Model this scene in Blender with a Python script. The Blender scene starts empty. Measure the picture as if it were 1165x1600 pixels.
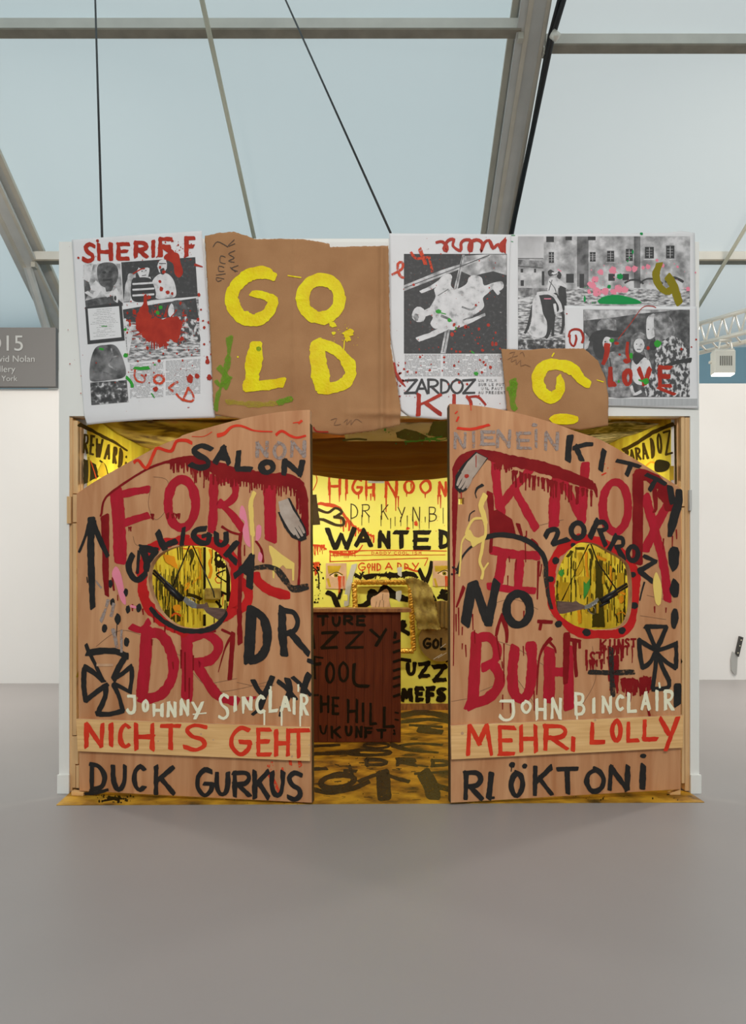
import bpy, bmesh, math, random
from mathutils import Vector, noise
from mathutils.geometry import tessellate_polygon, intersect_line_line_2d
S = bpy.context.scene
COL = S.collection

# ------------------------------------------------------------------ camera
F, CX, CY, EYE = 1165.0, 588.0, 925.0, 1.25      # focal length and centre of the level view, for a 1165x1600 frame
cam = bpy.data.cameras.new('camera')
camo = bpy.data.objects.new('camera', cam)
COL.objects.link(camo)
camo.location = (0, 0, EYE)
camo.rotation_euler = (math.pi/2, 0, 0)
cam.sensor_fit = 'VERTICAL'
cam.sensor_height = 36.0
cam.lens = 36.0*F/1600
cam.shift_x = (582.5-CX)/1600
cam.shift_y = (CY-800)/1600
cam.clip_end = 200
S.camera = camo

# ------------------------------------------------------------------ world, lights, exposure
S.view_settings.view_transform = 'Standard'
S.view_settings.look = 'None'
S.view_settings.exposure = -0.62
S.view_settings.gamma = 1.0
S.view_settings.use_curve_mapping = False
w = bpy.data.worlds.new('sky'); S.world = w; w.use_nodes = True
bg = w.node_tree.nodes['Background']
bg.inputs[0].default_value = (0.90, 0.97, 1.0, 1)
bg.inputs[1].default_value = 1.62

def area(name, loc, aim, size, power, color, size_y=None, spread=None):
    l = bpy.data.lights.new(name, 'AREA'); l.energy = power; l.color = color
    l.shape = 'RECTANGLE'; l.size = size; l.size_y = size_y or size
    if spread: l.spread = math.radians(spread)
    o = bpy.data.objects.new(name, l); COL.objects.link(o)
    o.location = loc
    o.rotation_euler = (Vector(aim)-Vector(loc)).to_track_quat('-Z', 'Y').to_euler()
    return o
WARM = (1.0, 0.90, 0.80)
# fair lighting on trusses over the aisles, plus added fill lights in front and facing down
area('fill_light_front', (0.5, -1.5, 5.6), (0, 4.64, 1.3), 3.0, 135, (1.0, 0.91, 0.87), 1.2, 110)  # added fill without a visible fixture, brightens fascia and doors
area('fair_light_left', (-4.2, 6.6, 5.6), (-5.2, 10.2, 2.0), 1.6, 165, WARM, 0.8)
area('fair_light_right', (5.2, 6.6, 5.6), (6.6, 10.6, 2.0), 1.6, 205, WARM, 0.8)
area('aisle_spot_left', (-6.8, 8.2, 5.5), (-2.5, 1.0, 0), 0.5, 190, (1.0, .93, .87))
area('aisle_spot_right', (6.8, 8.2, 5.5), (2.5, 1.0, 0), 0.5, 230, (1.0, .93, .87))
area('fill_down_left', (-6.2, 8.0, 5.4), (-6.2, 7.9, 0), 1.5, 60, (1.0, .94, .88), 1.5, 80)  # added fill, brightens the floor beside the left partition
area('fill_down_right', (6.2, 8.0, 5.4), (6.2, 7.9, 0), 1.5, 60, (1.0, .94, .88), 1.5, 80)  # added fill, brightens the floor beside the right partition
# lamps inside the booth, up behind the lintel and over the counter
area('booth_light_back', (0.0, 6.75, 2.30), (0.0, 7.9, 1.0), 2.8, 62, (1.0, 0.96, 0.80), 0.10)
area('booth_light_left', (-1.25, 5.1, 2.10), (-1.84, 5.9, 1.3), 0.5, 17, (1.0, 0.93, 0.72), 0.12)
area('booth_light_right', (1.25, 5.1, 2.10), (1.84, 5.9, 1.3), 0.5, 17, (1.0, 0.93, 0.72), 0.12)

# ------------------------------------------------------------------ materials
def lin(c):
    c /= 255.0
    return c/12.92 if c <= .04045 else ((c+.055)/1.055)**2.4
AL = 0.74     # how bright the front of the booth is lit; albedo = display colour / AL
def rgb(r, g, b, k=None):
    k = AL if k is None else k
    return tuple(min(.92, lin(v)/k) for v in (r, g, b)) + (1,)
_m = {}
def mat(name, col, rough=.6, metal=0., var=0., vscale=8., stretch=(1, 1, 1), col2=None, bump=0., bscale=40., trans=0., spec=.4,
        ramp=None, detail=4., tex='noise', dry=0., emit=0., coat=0., distort=0., dscale=55):
    if name in _m: return _m[name]
    m = bpy.data.materials.new(name); m.use_nodes = True
    nt = m.node_tree; N = nt.nodes; L = nt.links
    b = N['Principled BSDF']; out = N['Material Output']
    b.inputs['Base Color'].default_value = col
    b.inputs['Roughness'].default_value = rough
    b.inputs['Metallic'].default_value = metal
    b.inputs['Specular IOR Level'].default_value = spec
    if coat: b.inputs['Coat Weight'].default_value = coat
    tc = N.new('ShaderNodeTexCoord'); mp = N.new('ShaderNodeMapping'); mp.inputs['Scale'].default_value = stretch
    L.new(tc.outputs['Object'], mp.inputs['Vector'])
    def tx(scale, kind):
        if kind == 'voronoi':
            t = N.new('ShaderNodeTexVoronoi'); t.inputs['Scale'].default_value = scale; L.new(mp.outputs[0], t.inputs['Vector']); return t.outputs['Distance']
        if kind == 'wave':
            t = N.new('ShaderNodeTexWave'); t.inputs['Scale'].default_value = scale; t.inputs['Distortion'].default_value = distort or 4
            t.inputs['Detail'].default_value = detail; L.new(mp.outputs[0], t.inputs['Vector']); return t.outputs['Fac']
        t = N.new('ShaderNodeTexNoise'); t.inputs['Scale'].default_value = scale; t.inputs['Detail'].default_value = detail
        t.inputs['Distortion'].default_value = distort; L.new(mp.outputs[0], t.inputs['Vector']); return t.outputs['Fac']
    if ramp:
        r = N.new('ShaderNodeValToRGB'); L.new(tx(vscale, tex), r.inputs[0])
        while len(r.color_ramp.elements) < len(ramp): r.color_ramp.elements.new(.5)
        for e, (p, c) in zip(r.color_ramp.elements, ramp): e.position = p; e.color = c
        L.new(r.outputs[0], b.inputs['Base Color'])
    elif var or col2:
        c2 = col2 or tuple(max(0, v*(1-var)) for v in col[:3])+(1,)
        mx = N.new('ShaderNodeMix'); mx.data_type = 'RGBA'
        mr = N.new('ShaderNodeMapRange'); mr.inputs['From Min'].default_value = .3; mr.inputs['From Max'].default_value = .7
        L.new(tx(vscale, tex), mr.inputs['Value']); L.new(mr.outputs[0], mx.inputs[0])
        mx.inputs[6].default_value = col; mx.inputs[7].default_value = c2
        L.new(mx.outputs[2], b.inputs['Base Color'])
    if bump:
        bp = N.new('ShaderNodeBump'); bp.inputs['Strength'].default_value = bump; bp.inputs['Distance'].default_value = .01
        L.new(tx(bscale, 'noise'), bp.inputs['Height']); L.new(bp.outputs[0], b.inputs['Normal'])
    last = b.outputs[0]
    if trans:
        t = N.new('ShaderNodeBsdfTranslucent'); t.inputs[0].default_value = col
        ms = N.new('ShaderNodeMixShader'); ms.inputs[0].default_value = trans
        L.new(last, ms.inputs[1]); L.new(t.outputs[0], ms.inputs[2]); last = ms.outputs[0]
    if dry:      # dry brush: the board shows through the paint
        t = N.new('ShaderNodeBsdfTransparent'); ms = N.new('ShaderNodeMixShader')
        n = tx(dscale, 'noise'); mr = N.new('ShaderNodeMapRange'); mr.inputs['From Min'].default_value = dry-.12; mr.inputs['From Max'].default_value = dry+.12
        L.new(n, mr.inputs['Value']); L.new(mr.outputs[0], ms.inputs[0])
        L.new(t.outputs[0], ms.inputs[1]); L.new(last, ms.inputs[2]); last = ms.outputs[0]
    if emit:
        b.inputs['Emission Color'].default_value = col; b.inputs['Emission Strength'].default_value = emit
    L.new(last, out.inputs['Surface'])
    _m[name] = m
    return m

M = {}
M['floor'] = mat('painted_floor', rgb(155, 149, 146, 1.0), .42, var=.07, vscale=.6, bump=.02, bscale=3, spec=.3)
M['wall'] = mat('white_partition', (.80, .77, .74, 1), .8, var=.02, vscale=1)
M['white'] = mat('booth_white', rgb(212, 210, 204), .6, var=.03, vscale=2)
M['membrane_l'] = mat('roof_membrane', (.66, .735, .74, 1), .8, var=.05, vscale=.25, trans=.62)
M['membrane_r'] = mat('roof_membrane_white', (.76, .785, .77, 1), .8, var=.05, vscale=.3, trans=.62)
M['membrane_b'] = mat('blue_side_membrane', (.36, .50, .56, 1), .8, var=.05, vscale=.5, trans=.6)
M['alu_p'] = mat('aluminium_purlin', (.86, .82, .74, 1), .55, 0, var=.12, vscale=3)
M['alu'] = mat('aluminium', (.60, .59, .56, 1), .55, 0, var=.12, vscale=3, stretch=(1, 1, 1))
M['lip'] = mat('dark_purlin_lip', (.36, .31, .24, 1), .6, 0, var=.3, vscale=4)  # darker brown tone than the purlin bar, varied at random
M['alu_light'] = mat('aluminium_light', (.62, .57, .48, 1), .5, .1, var=.1, vscale=6)
M['truss'] = mat('truss_metal', (.80, .76, .68, 1), .4, .3)
M['cable'] = mat('black_cable', (.02, .02, .02, 1), .5)
M['strap'] = mat('cream_strap', (.80, .77, .66, 1), .8, trans=.5)
M['sign'] = mat('grey_sign', rgb(131, 128, 126, 1.3), .7)
M['signtext'] = mat('pale_sign_lettering', rgb(190, 190, 188, 1.15), .7)
M['lampwhite'] = mat('lamp_housing', (.85, .80, .70, 1), .5)
M['glow'] = mat('lamp_glow', (1, .95, .85, 1), .5, emit=6)
M['ply'] = mat('plywood', rgb(188, 138, 97), .55, col2=rgb(162, 106, 66), vscale=2.2, stretch=(5, 5, .55), bump=.05, bscale=60, distort=.8, detail=6)
M['pine'] = mat('pine_board', rgb(218, 174, 118), .5, col2=rgb(196, 148, 92), vscale=2.2, stretch=(1.2, 1.2, 22), detail=5, distort=.6, bump=.03)
M['pinev'] = mat('pine_post', rgb(205, 170, 124), .55, col2=rgb(184, 146, 100), vscale=3, stretch=(8, 8, .6))
M['edge'] = mat('black_painted_edge', rgb(46, 40, 32), .6, col2=rgb(84, 62, 38), vscale=9)
M['cutwood'] = mat('cut_plywood_edge', rgb(196, 160, 124), .6, col2=rgb(160, 112, 86), vscale=10)
M['black'] = mat('black_paint', rgb(41, 38, 36), spec=.15, rough=.45, var=.25, vscale=12, bump=.1, bscale=60)
M['blackdry'] = mat('dry_black_paint', rgb(46, 41, 36), spec=.15, rough=.55, dry=.38, var=.2)
M['red'] = mat('crimson_paint', rgb(166, 26, 44), spec=.15, rough=.42, col2=rgb(150, 28, 36), vscale=7, stretch=(3, 3, 1), bump=.08, bscale=50)
M['dred'] = mat('dark_red_paint', rgb(128, 24, 24), spec=.15, rough=.38, col2=rgb(110, 14, 18), vscale=8, bump=.08)
M['ored'] = mat('orange_red_paint', rgb(204, 58, 34), spec=.15, rough=.5, col2=rgb(188, 42, 26), vscale=9)
M['oreddry'] = mat('dry_orange_red_paint', rgb(204, 64, 38), spec=.15, rough=.5, dry=.40)
M['bred'] = mat('brick_red_paint', rgb(166, 52, 36), spec=.15, rough=.45, col2=rgb(142, 40, 30), vscale=14)
M['breddry'] = mat('dry_brick_red_paint', rgb(186, 66, 40), spec=.15, rough=.5, dry=.40)
M['sred'] = mat('scarlet_paint', rgb(184, 32, 30), spec=.15, rough=.42, col2=rgb(160, 24, 24), vscale=6, bump=.06)
M['grey'] = mat('grey_chalky_paint', rgb(140, 124, 116), .8, dry=.40)
M['pink'] = mat('pink_paint', rgb(214, 122, 140), .5, var=.08)
M['yellow'] = mat('yellow_paint', rgb(228, 204, 16), spec=.15, rough=.45, col2=rgb(206, 176, 8), vscale=9, stretch=(1, 1, 1), bump=.3, bscale=60)
M['pyellow'] = mat('pale_yellow_enamel', (.90, .63, .16, 1), .35, spec=.2, bump=.1)
M['cream'] = mat('cream_paint', (.92, .86, .62, 1), spec=.15, rough=.45, bump=.15)
M['green'] = mat('green_paint', rgb(50, 140, 48), spec=.15, rough=.5)
M['dgreen'] = mat('emerald_paint', rgb(22, 130, 66), spec=.15, rough=.5)
M['spray'] = mat('green_spray_paint', rgb(96, 140, 20), .8, dry=.46, dscale=400)
M['sprayy'] = mat('lime_spray_paint', rgb(160, 150, 22), .8, dry=.52, dscale=400)
M['olive'] = mat('olive_paint', rgb(124, 112, 22), spec=.15, rough=.5)
M['paper'] = mat('poster_paper', rgb(205, 203, 203), .7, var=.04, vscale=5, bump=.08, bscale=12)
M['paperg'] = mat('grey_poster_paper', rgb(168, 168, 168), .7, var=.2, vscale=5, stretch=(12, 1, .3))  # grey strip under the LOVE photograph and patch on the back wall
M['jute'] = mat('brown_canvas', rgb(158, 116, 78), .85, col2=rgb(146, 104, 68), vscale=5, bump=.15, bscale=220)
M['ink'] = mat('pencil_ink', rgb(70, 58, 50), .7)
M['inkf'] = mat('faint_pencil', rgb(118, 84, 58), .7)
# printed greys of the newspaper photographs
def g(v, k=1.): return rgb(v, v*.985, v*.985)
M['p0'] = mat('print_black', g(58), .6, var=.25, vscale=30)
M['p1'] = mat('print_dark_grey', g(84), .6, ramp=[(.4, g(62)), (.55, g(86)), (.7, g(112))], vscale=24, detail=8)
M['p2'] = mat('print_grey', g(124), .6, ramp=[(.38, g(84)), (.52, g(124)), (.64, g(160))], vscale=22, detail=8)
M['p3'] = mat('print_light_grey', g(166), .6, ramp=[(.36, g(120)), (.5, g(164)), (.62, g(190))], vscale=18, detail=8)
M['p4'] = mat('print_white', g(198), .6, ramp=[(.34, g(140)), (.44, g(188)), (.6, g(200))], vscale=20, detail=8)
M['psky'] = mat('print_sky', g(178), .6, ramp=[(.3, g(150)), (.7, g(196))], vscale=4)
M['pgrass'] = mat('print_grass', g(150), .6, ramp=[(.38, g(80)), (.5, g(150)), (.6, g(196))], vscale=26, stretch=(1, 1, 3), detail=8)
M['pgrassd'] = mat('print_dark_grass', g(90), .6, ramp=[(.42, g(52)), (.55, g(92)), (.66, g(190))], vscale=34, stretch=(1, 1, 1), detail=8)
M['pstone'] = mat('print_stone', g(160), .6, ramp=[(.34, g(112)), (.5, g(158)), (.62, g(192))], vscale=13, detail=10)
M['pstoned'] = mat('print_dark_stone', g(90), .6, ramp=[(.35, g(56)), (.65, g(124))], vscale=13, detail=10)
M['pspots'] = mat('print_spotted_coat', g(160), .6, ramp=[(.40, g(190)), (.47, g(150)), (.53, g(66))], vscale=36, stretch=(1.3, 1, .8), detail=2)
M['pdark'] = mat('print_speckled_black', g(58), .6, ramp=[(.5, g(56)), (.68, g(70)), (.75, g(150))], vscale=50, detail=10)
M['ptext'] = mat('print_small_text', g(150), .7)
# inside of the booth
M['foil'] = mat('yellow_foil', (.86, .76, .07, 1), .34, .12, col2=(.62, .44, .03, 1), vscale=5, stretch=(2, 2, .5), bump=.10, bscale=3, spec=.6)
M['foil_b'] = mat('yellow_foil_back', (.86, .84, .14, 1), .45, .0, col2=(.80, .74, .11, 1), vscale=2., bump=.06, bscale=4, spec=.5)
M['iblack'] = mat('inside_black_paint', (.016, .011, .004, 1), spec=.1, rough=.45, var=.3, vscale=8)
M['ibrown'] = mat('inside_brown_paint', (.06, .035, .008, 1), spec=.1, rough=.5, var=.3, vscale=8)
M['iorange'] = mat('inside_orange_paint', (.72, .30, .02, 1), spec=.1, rough=.5)
M['ired'] = mat('inside_red_paint', (.62, .07, .015, 1), spec=.1, rough=.45)
M['igold'] = mat('inside_ochre_paint', (.62, .42, .03, 1), spec=.1, rough=.5, var=.4, vscale=6)
M['goldfloor'] = mat('gold_floor_paint', rgb(184, 138, 34), .5, .15, ramp=[(.34, rgb(74, 54, 20)), (.44, rgb(140, 98, 24)), (.6, rgb(188, 142, 38))], vscale=5, bump=.3, bscale=30, detail=9)
M['floorblack'] = mat('worn_black_floor_paint', rgb(62, 50, 24), .5, dry=.34, col2=rgb(40, 32, 16))
M['counter'] = mat('red_brown_boards', (.15, .034, .010, 1), .6, spec=.15, col2=(.09, .018, .006, 1), vscale=5, stretch=(6, 6, .5))
M['countertop'] = mat('counter_top_wood', (.42, .18, .05, 1), .4, col2=(.2, .08, .03, 1), vscale=12, stretch=(3, 1, 1))
M['gold'] = mat('gilt', (.95, .56, .10, 1), .3, .75, var=.5, vscale=25, bump=.2, bscale=40)
M['fur'] = mat('olive_gold_net', (.42, .32, .08, 1), .9, col2=(.20, .13, .035, 1), vscale=16, bump=.6, bscale=60)
M['plastic'] = mat('brown_shiny_wrap', (.16, .095, .03, 1), .25, col2=(.30, .19, .06, 1), vscale=5, bump=.5, bscale=9, coat=.6)
M['tape'] = mat('silver_tape', (.55, .54, .50, 1), .4, .1, bump=.3)
M['skin'] = mat('printed_skin', (.72, .45, .28, 1), .6, var=.25, vscale=10)
M['skinl'] = mat('printed_skin_light', (.85, .62, .42, 1), .6, var=.1, vscale=10)
M['handgrey'] = mat('printed_grey_hand', rgb(172, 156, 142), .6, col2=rgb(138, 116, 100), vscale=9)
M['canopy_olive'] = mat('painted_canopy_cloth', (.5, .4, .1, 1), .9, ramp=[(.36, (.07, .03, .015, 1)), (.45, (.34, .24, .06, 1)), (.54, (.52, .42, .12, 1)), (.64, (.5, .22, .12, 1))], vscale=2.6, detail=6, bump=.15, distort=1, trans=.15)
M['canopy_brown'] = mat('brown_sagging_cloth', (.36, .17, .035, 1), .8, col2=(.22, .10, .025, 1), vscale=5, stretch=(.5, 4, 2), bump=.1, trans=.2)
M['canopy_leaf'] = mat('dark_foliage_print', (.3, .25, .15, 1), .85, ramp=[(.36, (.05, .04, .02, 1)), (.5, (.22, .19, .09, 1)), (.66, (.60, .52, .34, 1))], vscale=9, detail=9, distort=1.5, trans=.1)
M['canopy_pale'] = mat('pale_printed_cloth', (.8, .74, .62, 1), .85, ramp=[(.36, (.30, .25, .18, 1)), (.44, (.72, .68, .58, 1)), (.7, (.86, .82, .74, 1))], vscale=4, detail=6, trans=.15)
M['gunblack'] = mat('rifle_barrel_metal', (.02, .02, .021, 1), .35, .3)
M['gunsilver'] = mat('rifle_receiver_metal', (.35, .32, .29, 1), .35, .7, var=.3, vscale=60)
M['gunwood'] = mat('rifle_stock_wood', (.17, .10, .075, 1), .5, col2=(.10, .055, .04, 1), vscale=20, stretch=(1, 1, 4))
M['steel'] = mat('cleaver_steel', (.52, .50, .47, 1), .35, .5)
M['handle'] = mat('cleaver_handle', (.05, .045, .04, 1), .5)
M['shadowgap'] = mat('dark_gap', (.03, .025, .02, 1), .8)

# ------------------------------------------------------------------ projection of traced outlines onto the real planes they lie on
def ray(px, py): return Vector(((px-CX)/F, 1.0, -(py-CY)/F))
def at(px, py, Y): r = ray(px, py); return Vector((r.x*Y, Y, EYE+r.z*Y))
EYEV = Vector((0, 0, EYE))
class Plane:
    def __init__(s, p, n):
        s.p = Vector(p); s.n = Vector(n).normalized()
        if s.n.dot(EYEV-s.p) < 0: s.n = -s.n
    def hit(s, px, py, off=0.):
        r = ray(px, py); t = (s.p-EYEV).dot(s.n)/r.dot(s.n)
        return EYEV+r*t+s.n*off
class Sheet:      # y = f(x, z): hanging paper or canvas
    def __init__(s, f): s.f = f; s.n = Vector((0, -1, 0))
    def hit(s, px, py, off=0.):
        r = ray(px, py); Y = 4.6
        for _ in range(6): Y = .5*Y+.5*s.f(r.x*Y, EYE+r.z*Y)
        Y = s.f(r.x*Y, EYE+r.z*Y)
        return EYEV+r*Y+Vector((0, -off, 0))
R = random.Random(7)

def unclip(surf, x, y):
    """paint stops at the rim of a hole"""
    P = getattr(surf, 'clip', None)
    if not P: return x, y
    ins = False; n = len(P)
    for i in range(n):
        (x1, y1), (x2, y2) = P[i][:2], P[(i+1) % n][:2]
        if (y1 > y) != (y2 > y) and x < (x2-x1)*(y-y1)/(y2-y1)+x1: ins = not ins
    if not ins: return x, y
    best = None
    for i in range(n):
        (x1, y1), (x2, y2) = P[i][:2], P[(i+1) % n][:2]
        d = (x2-x1)**2+(y2-y1)**2 or 1; t = max(0, min(1, ((x-x1)*(x2-x1)+(y-y1)*(y2-y1))/d)); q = (x1+(x2-x1)*t, y1+(y2-y1)*t)
        dd = (q[0]-x)**2+(q[1]-y)**2
        if best is None or dd < best[0]: best = (dd, q)
    return best[1]

# ------------------------------------------------------------------ object helpers
ROOTLOC = {}
def link(name, me, m, parent=None, label=None, kind=None):
    o = bpy.data.objects.new(name, me); COL.objects.link(o)
    if m is not None:
        for mm in (m if isinstance(m, (list, tuple)) else [m]): me.materials.append(mm)
    if parent is not None:
        o.parent = parent
        root = parent
        while root.parent: root = root.parent
        loc = Vector(root.location)
        for v in me.vertices: v.co -= loc
    if label: o['label'] = label
    if kind: o['kind'] = kind
    return o
def thing(name, label, cat, loc=(0, 0, 0), group=None):
    o = bpy.data.objects.new(name, None); COL.objects.link(o); o.empty_display_size = .1
    o.location = loc; o['label'] = label; o['category'] = cat
    if group: o['group'] = group
    return o
def tag(o, label, cat, group=None):
    me = o.data
    c = sum((v.co for v in me.vertices), Vector())/len(me.vertices)
    for v in me.vertices: v.co -= c
    o.location = c
    o['label'] = label; o['category'] = cat
    if group: o['group'] = group
    return o
def mesh(name, vs, fs, smooth=False):
    me = bpy.data.meshes.new(name); me.from_pydata([tuple(v) for v in vs], [], fs); me.update()
    if smooth:
        for p in me.polygons: p.use_smooth = True
    return me
class B:          # collects shapes into one mesh
    def __init__(s): s.v = []; s.f = []
    def add(s, vs, fs):
        n = len(s.v); s.v += [Vector(v) for v in vs]; s.f += [tuple(i+n for i in f) for f in fs]; return s
    def box(s, x0, x1, y0, y1, z0, z1):
        return s.add([(x0, y0, z0), (x1, y0, z0), (x1, y1, z0), (x0, y1, z0), (x0, y0, z1), (x1, y0, z1), (x1, y1, z1), (x0, y1, z1)],
                     [(0, 3, 2, 1), (4, 5, 6, 7), (0, 1, 5, 4), (1, 2, 6, 5), (2, 3, 7, 6), (3, 0, 4, 7)])
    def hexa(s, q0, q1):      # two matching quads
        return s.add(list(q0)+list(q1), [(3, 2, 1, 0), (4, 5, 6, 7), (0, 1, 5, 4), (1, 2, 6, 5), (2, 3, 7, 6), (3, 0, 4, 7)])
    def beam(s, a, b, w, h, up=Vector((0, 0, 1))):
        a = Vector(a); b = Vector(b); d = (b-a).normalized(); x = d.cross(up).normalized(); y = x.cross(d).normalized()
        q = [x*sx*w/2+y*sy*h/2 for sx, sy in ((-1, -1), (1, -1), (1, 1), (-1, 1))]
        return s.hexa([a+k for k in q], [b+k for k in q])
    def tube(s, pts, r, n=8, r2=None, caps=True):
        pts = [Vector(p) for p in pts]; base = len(s.v); m = len(pts)
        for i, p in enumerate(pts):
            d = (pts[min(i+1, m-1)]-pts[max(i-1, 0)]).normalized()
            u = Vector((0, 0, 1)) if abs(d.z) < .9 else Vector((1, 0, 0))
            x = d.cross(u).normalized(); y = x.cross(d)
            rr = r if r2 is None else r+(r2-r)*i/max(1, m-1)
            if isinstance(r, (list, tuple)): rr = r[i]
            for k in range(n):
                a = 2*math.pi*k/n; s.v.append(p+x*math.cos(a)*rr+y*math.sin(a)*rr)
        for i in range(m-1):
            for k in range(n):
                a = base+i*n+k; b = base+i*n+(k+1) % n
                s.f.append((a, b, b+n, a+n))
        if caps:
            s.f.append(tuple(base+k for k in range(n-1, -1, -1))); s.f.append(tuple(base+(m-1)*n+k for k in range(n)))
        return s
    def build(s, name, m, parent=None, label=None, kind=None, smooth=False, bevel=0):
        o = link(name, mesh(name, s.v, s.f, smooth), m, parent, label, kind)
        if bevel:
            md = o.modifiers.new('bevel', 'BEVEL'); md.width = bevel; md.segments = 2
        return o

def catmull(pts, closed=False):
    n = len(pts)
    if n < 3: return pts
    out = []
    rng = range(n if closed else n-1)
    for i in rng:
        if closed: p0, p1, p2, p3 = pts[i-1], pts[i], pts[(i+1) % n], pts[(i+2) % n]
        else: p0, p1, p2, p3 = pts[max(i-1, 0)], pts[i], pts[i+1], pts[min(i+2, n-1)]
        L = math.dist(p1[:2], p2[:2]); k = max(2, int(L/3))
        for j in range(k):
            t = j/k; t2 = t*t; t3 = t2*t
            out.append(tuple(.5*((2*p1[c])+(-p0[c]+p2[c])*t+(2*p0[c]-5*p1[c]+4*p2[c]-p3[c])*t2+(-p0[c]+3*p1[c]-3*p2[c]+p3[c])*t3) for c in range(len(p1))))
    if closed: out.append(out[0])
    else: out.append(tuple(pts[-1]))
    return out

STUFF = {'red_splatter', 'green_splatter', 'printed_text', 'black_splatter', 'dark_drips', 'ochre_streaks', 'pink_dabs', 'green_dabs', 'red_drips',
         'ochre_patches', 'green_spray', 'lime_spray', 'paint_smear', 'pencil_line', 'faint_note', 'signature', 'painted_dots', 'orange_marks', 'orange_mark', 'wrap_glint', 'finger_lines', 'knot', 'paint_blot'}
def merge(t, label):
    """all shapes printed for one photograph become one flat printed photograph"""
    vs = []; fs = []; mi = []; ms = []
    for o in [c for c in t.children if c.name.startswith('photo_')]:
        me = o.data; n = len(vs); vs += [v.co.copy() for v in me.vertices]
        if me.materials[0] not in ms: ms.append(me.materials[0])
        k = ms.index(me.materials[0])
        for p in me.polygons: fs.append(tuple(i+n for i in p.vertices)); mi.append(k)
        bpy.data.objects.remove(o)
    me = mesh('printed_photo', vs, fs)
    for m in ms: me.materials.append(m)
    for p, k in zip(me.polygons, mi): p.material_index = k
    o = bpy.data.objects.new('printed_photo', me); COL.objects.link(o); o.parent = t; o['label'] = label
class Paint:      # marks in one colour on one surface: brush strokes, filled shapes, dots and drips
    lay = {}
    def __init__(s, surf, base=.0012):
        s.s = surf; s.b = B(); s.base = base
    hold = False
    def off(s):
        k = id(s.s)
        if not s.hold: Paint.lay[k] = Paint.lay.get(k, 0)+1
        return s.base+Paint.lay[k]*.000006
    def stroke(s, pts, w=6, smooth=True, rough=.10, taper=.0, w2=None):
        """pts: (x, y) or (x, y, width)"""
        if len(pts[0]) == 2:
            n = len(pts); w2 = w if w2 is None else w2
            pts = [(p[0], p[1], w+(w2-w)*i/max(1, n-1)) for i, p in enumerate(pts)]
        if smooth and len(pts) > 2: P = catmull(pts)
        else: P = [tuple(p) for p in pts]
        # resample
        Q = [P[0]]
        for a, b in zip(P, P[1:]):
            L = math.dist(a[:2], b[:2])
            if L < .01: continue
            k = max(1, int(L/2.6))
            for j in range(1, k+1):
                t = j/k; Q.append(tuple(a[c]+(b[c]-a[c])*t for c in range(3)))
        n = len(Q)
        if n < 2: return s
        o = s.off(); seed = R.random()*1000
        L = []; Rr = []
        ds = []
        for i in range(n):
            a = Q[max(0, i-1)]; b = Q[min(n-1, i+1)]; dx = b[0]-a[0]; dy = b[1]-a[1]; d = math.hypot(dx, dy) or 1
            dx /= d; dy /= d; ds.append((dx, dy))
        def edge(i, side, px, py, dx, dy, ww):
            nz = noise.noise(Vector((seed+i*.17, 2.2, 9)))*rough*2.4+noise.noise(Vector((seed+i*.45, side*7.1, 0)))*rough*1.7+noise.noise(Vector((seed+i*1.7, side*3.1, 5)))*rough*1.3
            k = ww/2*(1+nz*side*1.0 if False else 1+nz)
            return (px-dy*k*side, py+dx*k*side)
        rows = []
        # blunt, skewed ends as a flat brush leaves them
        w0 = Q[0][2]; w1 = Q[-1][2]; sk = [R.uniform(-.22, .22)*(w0 > 4), R.uniform(-.22, .22)*(w1 > 4)]
        rows.append((Q[0][0]-ds[0][0]*w0*.38, Q[0][1]-ds[0][1]*w0*.38, w0*.62, ds[0]))
        rows.append((Q[0][0]-ds[0][0]*w0*.26, Q[0][1]-ds[0][1]*w0*.26, w0*.92, ds[0]))
        for i, q in enumerate(Q): rows.append((q[0], q[1], q[2], ds[i]))
        rows.append((Q[-1][0]+ds[-1][0]*w1*.26, Q[-1][1]+ds[-1][1]*w1*.26, w1*.92, ds[-1]))
        rows.append((Q[-1][0]+ds[-1][0]*w1*.38, Q[-1][1]+ds[-1][1]*w1*.38, w1*.62, ds[-1]))
        nr = len(rows)
        vs = []
        for i, (px, py, ww, (dx, dy)) in enumerate(rows):
            oo = o+i*2e-7
            for side in (1, -1):
                e = edge(i, side, px, py, dx, dy, ww)
                if i < 2: e = (e[0]-dx*sk[0]*side*w0, e[1]-dy*sk[0]*side*w0)
                if i >= nr-2: e = (e[0]+dx*sk[1]*side*w1, e[1]+dy*sk[1]*side*w1)
                e = unclip(s.s, e[0], e[1])
                vs.append(s.s.hit(e[0], e[1], oo))
        s.b.add(vs, [(2*i, 2*i+1, 2*i+3, 2*i+2) for i in range(len(rows)-1)])
        return s
    def fill(s, pts, smooth=False, rough=0.):
        if smooth: pts = catmull([p[:2] for p in pts], True)[:-1]
        if rough:
            Q = []
            for a, b in zip(pts, pts[1:]+pts[:1]):
                k = max(1, int(math.dist(a, b)/3))
                for j in range(k):
                    t = j/k; Q.append((a[0]+(b[0]-a[0])*t+R.uniform(-rough, rough), a[1]+(b[1]-a[1])*t+R.uniform(-rough, rough)))
            pts = Q
        o = s.off()
        tr = tessellate_polygon([[Vector((p[0], p[1], 0)) for p in pts]])
        s.b.add([s.s.hit(p[0], p[1], o) for p in pts], [tuple(t) for t in tr])
        return s
    def rect(s, x0, y0, x1, y1): return s.fill([(x0, y0), (x1, y0), (x1, y1), (x0, y1)])
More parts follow.
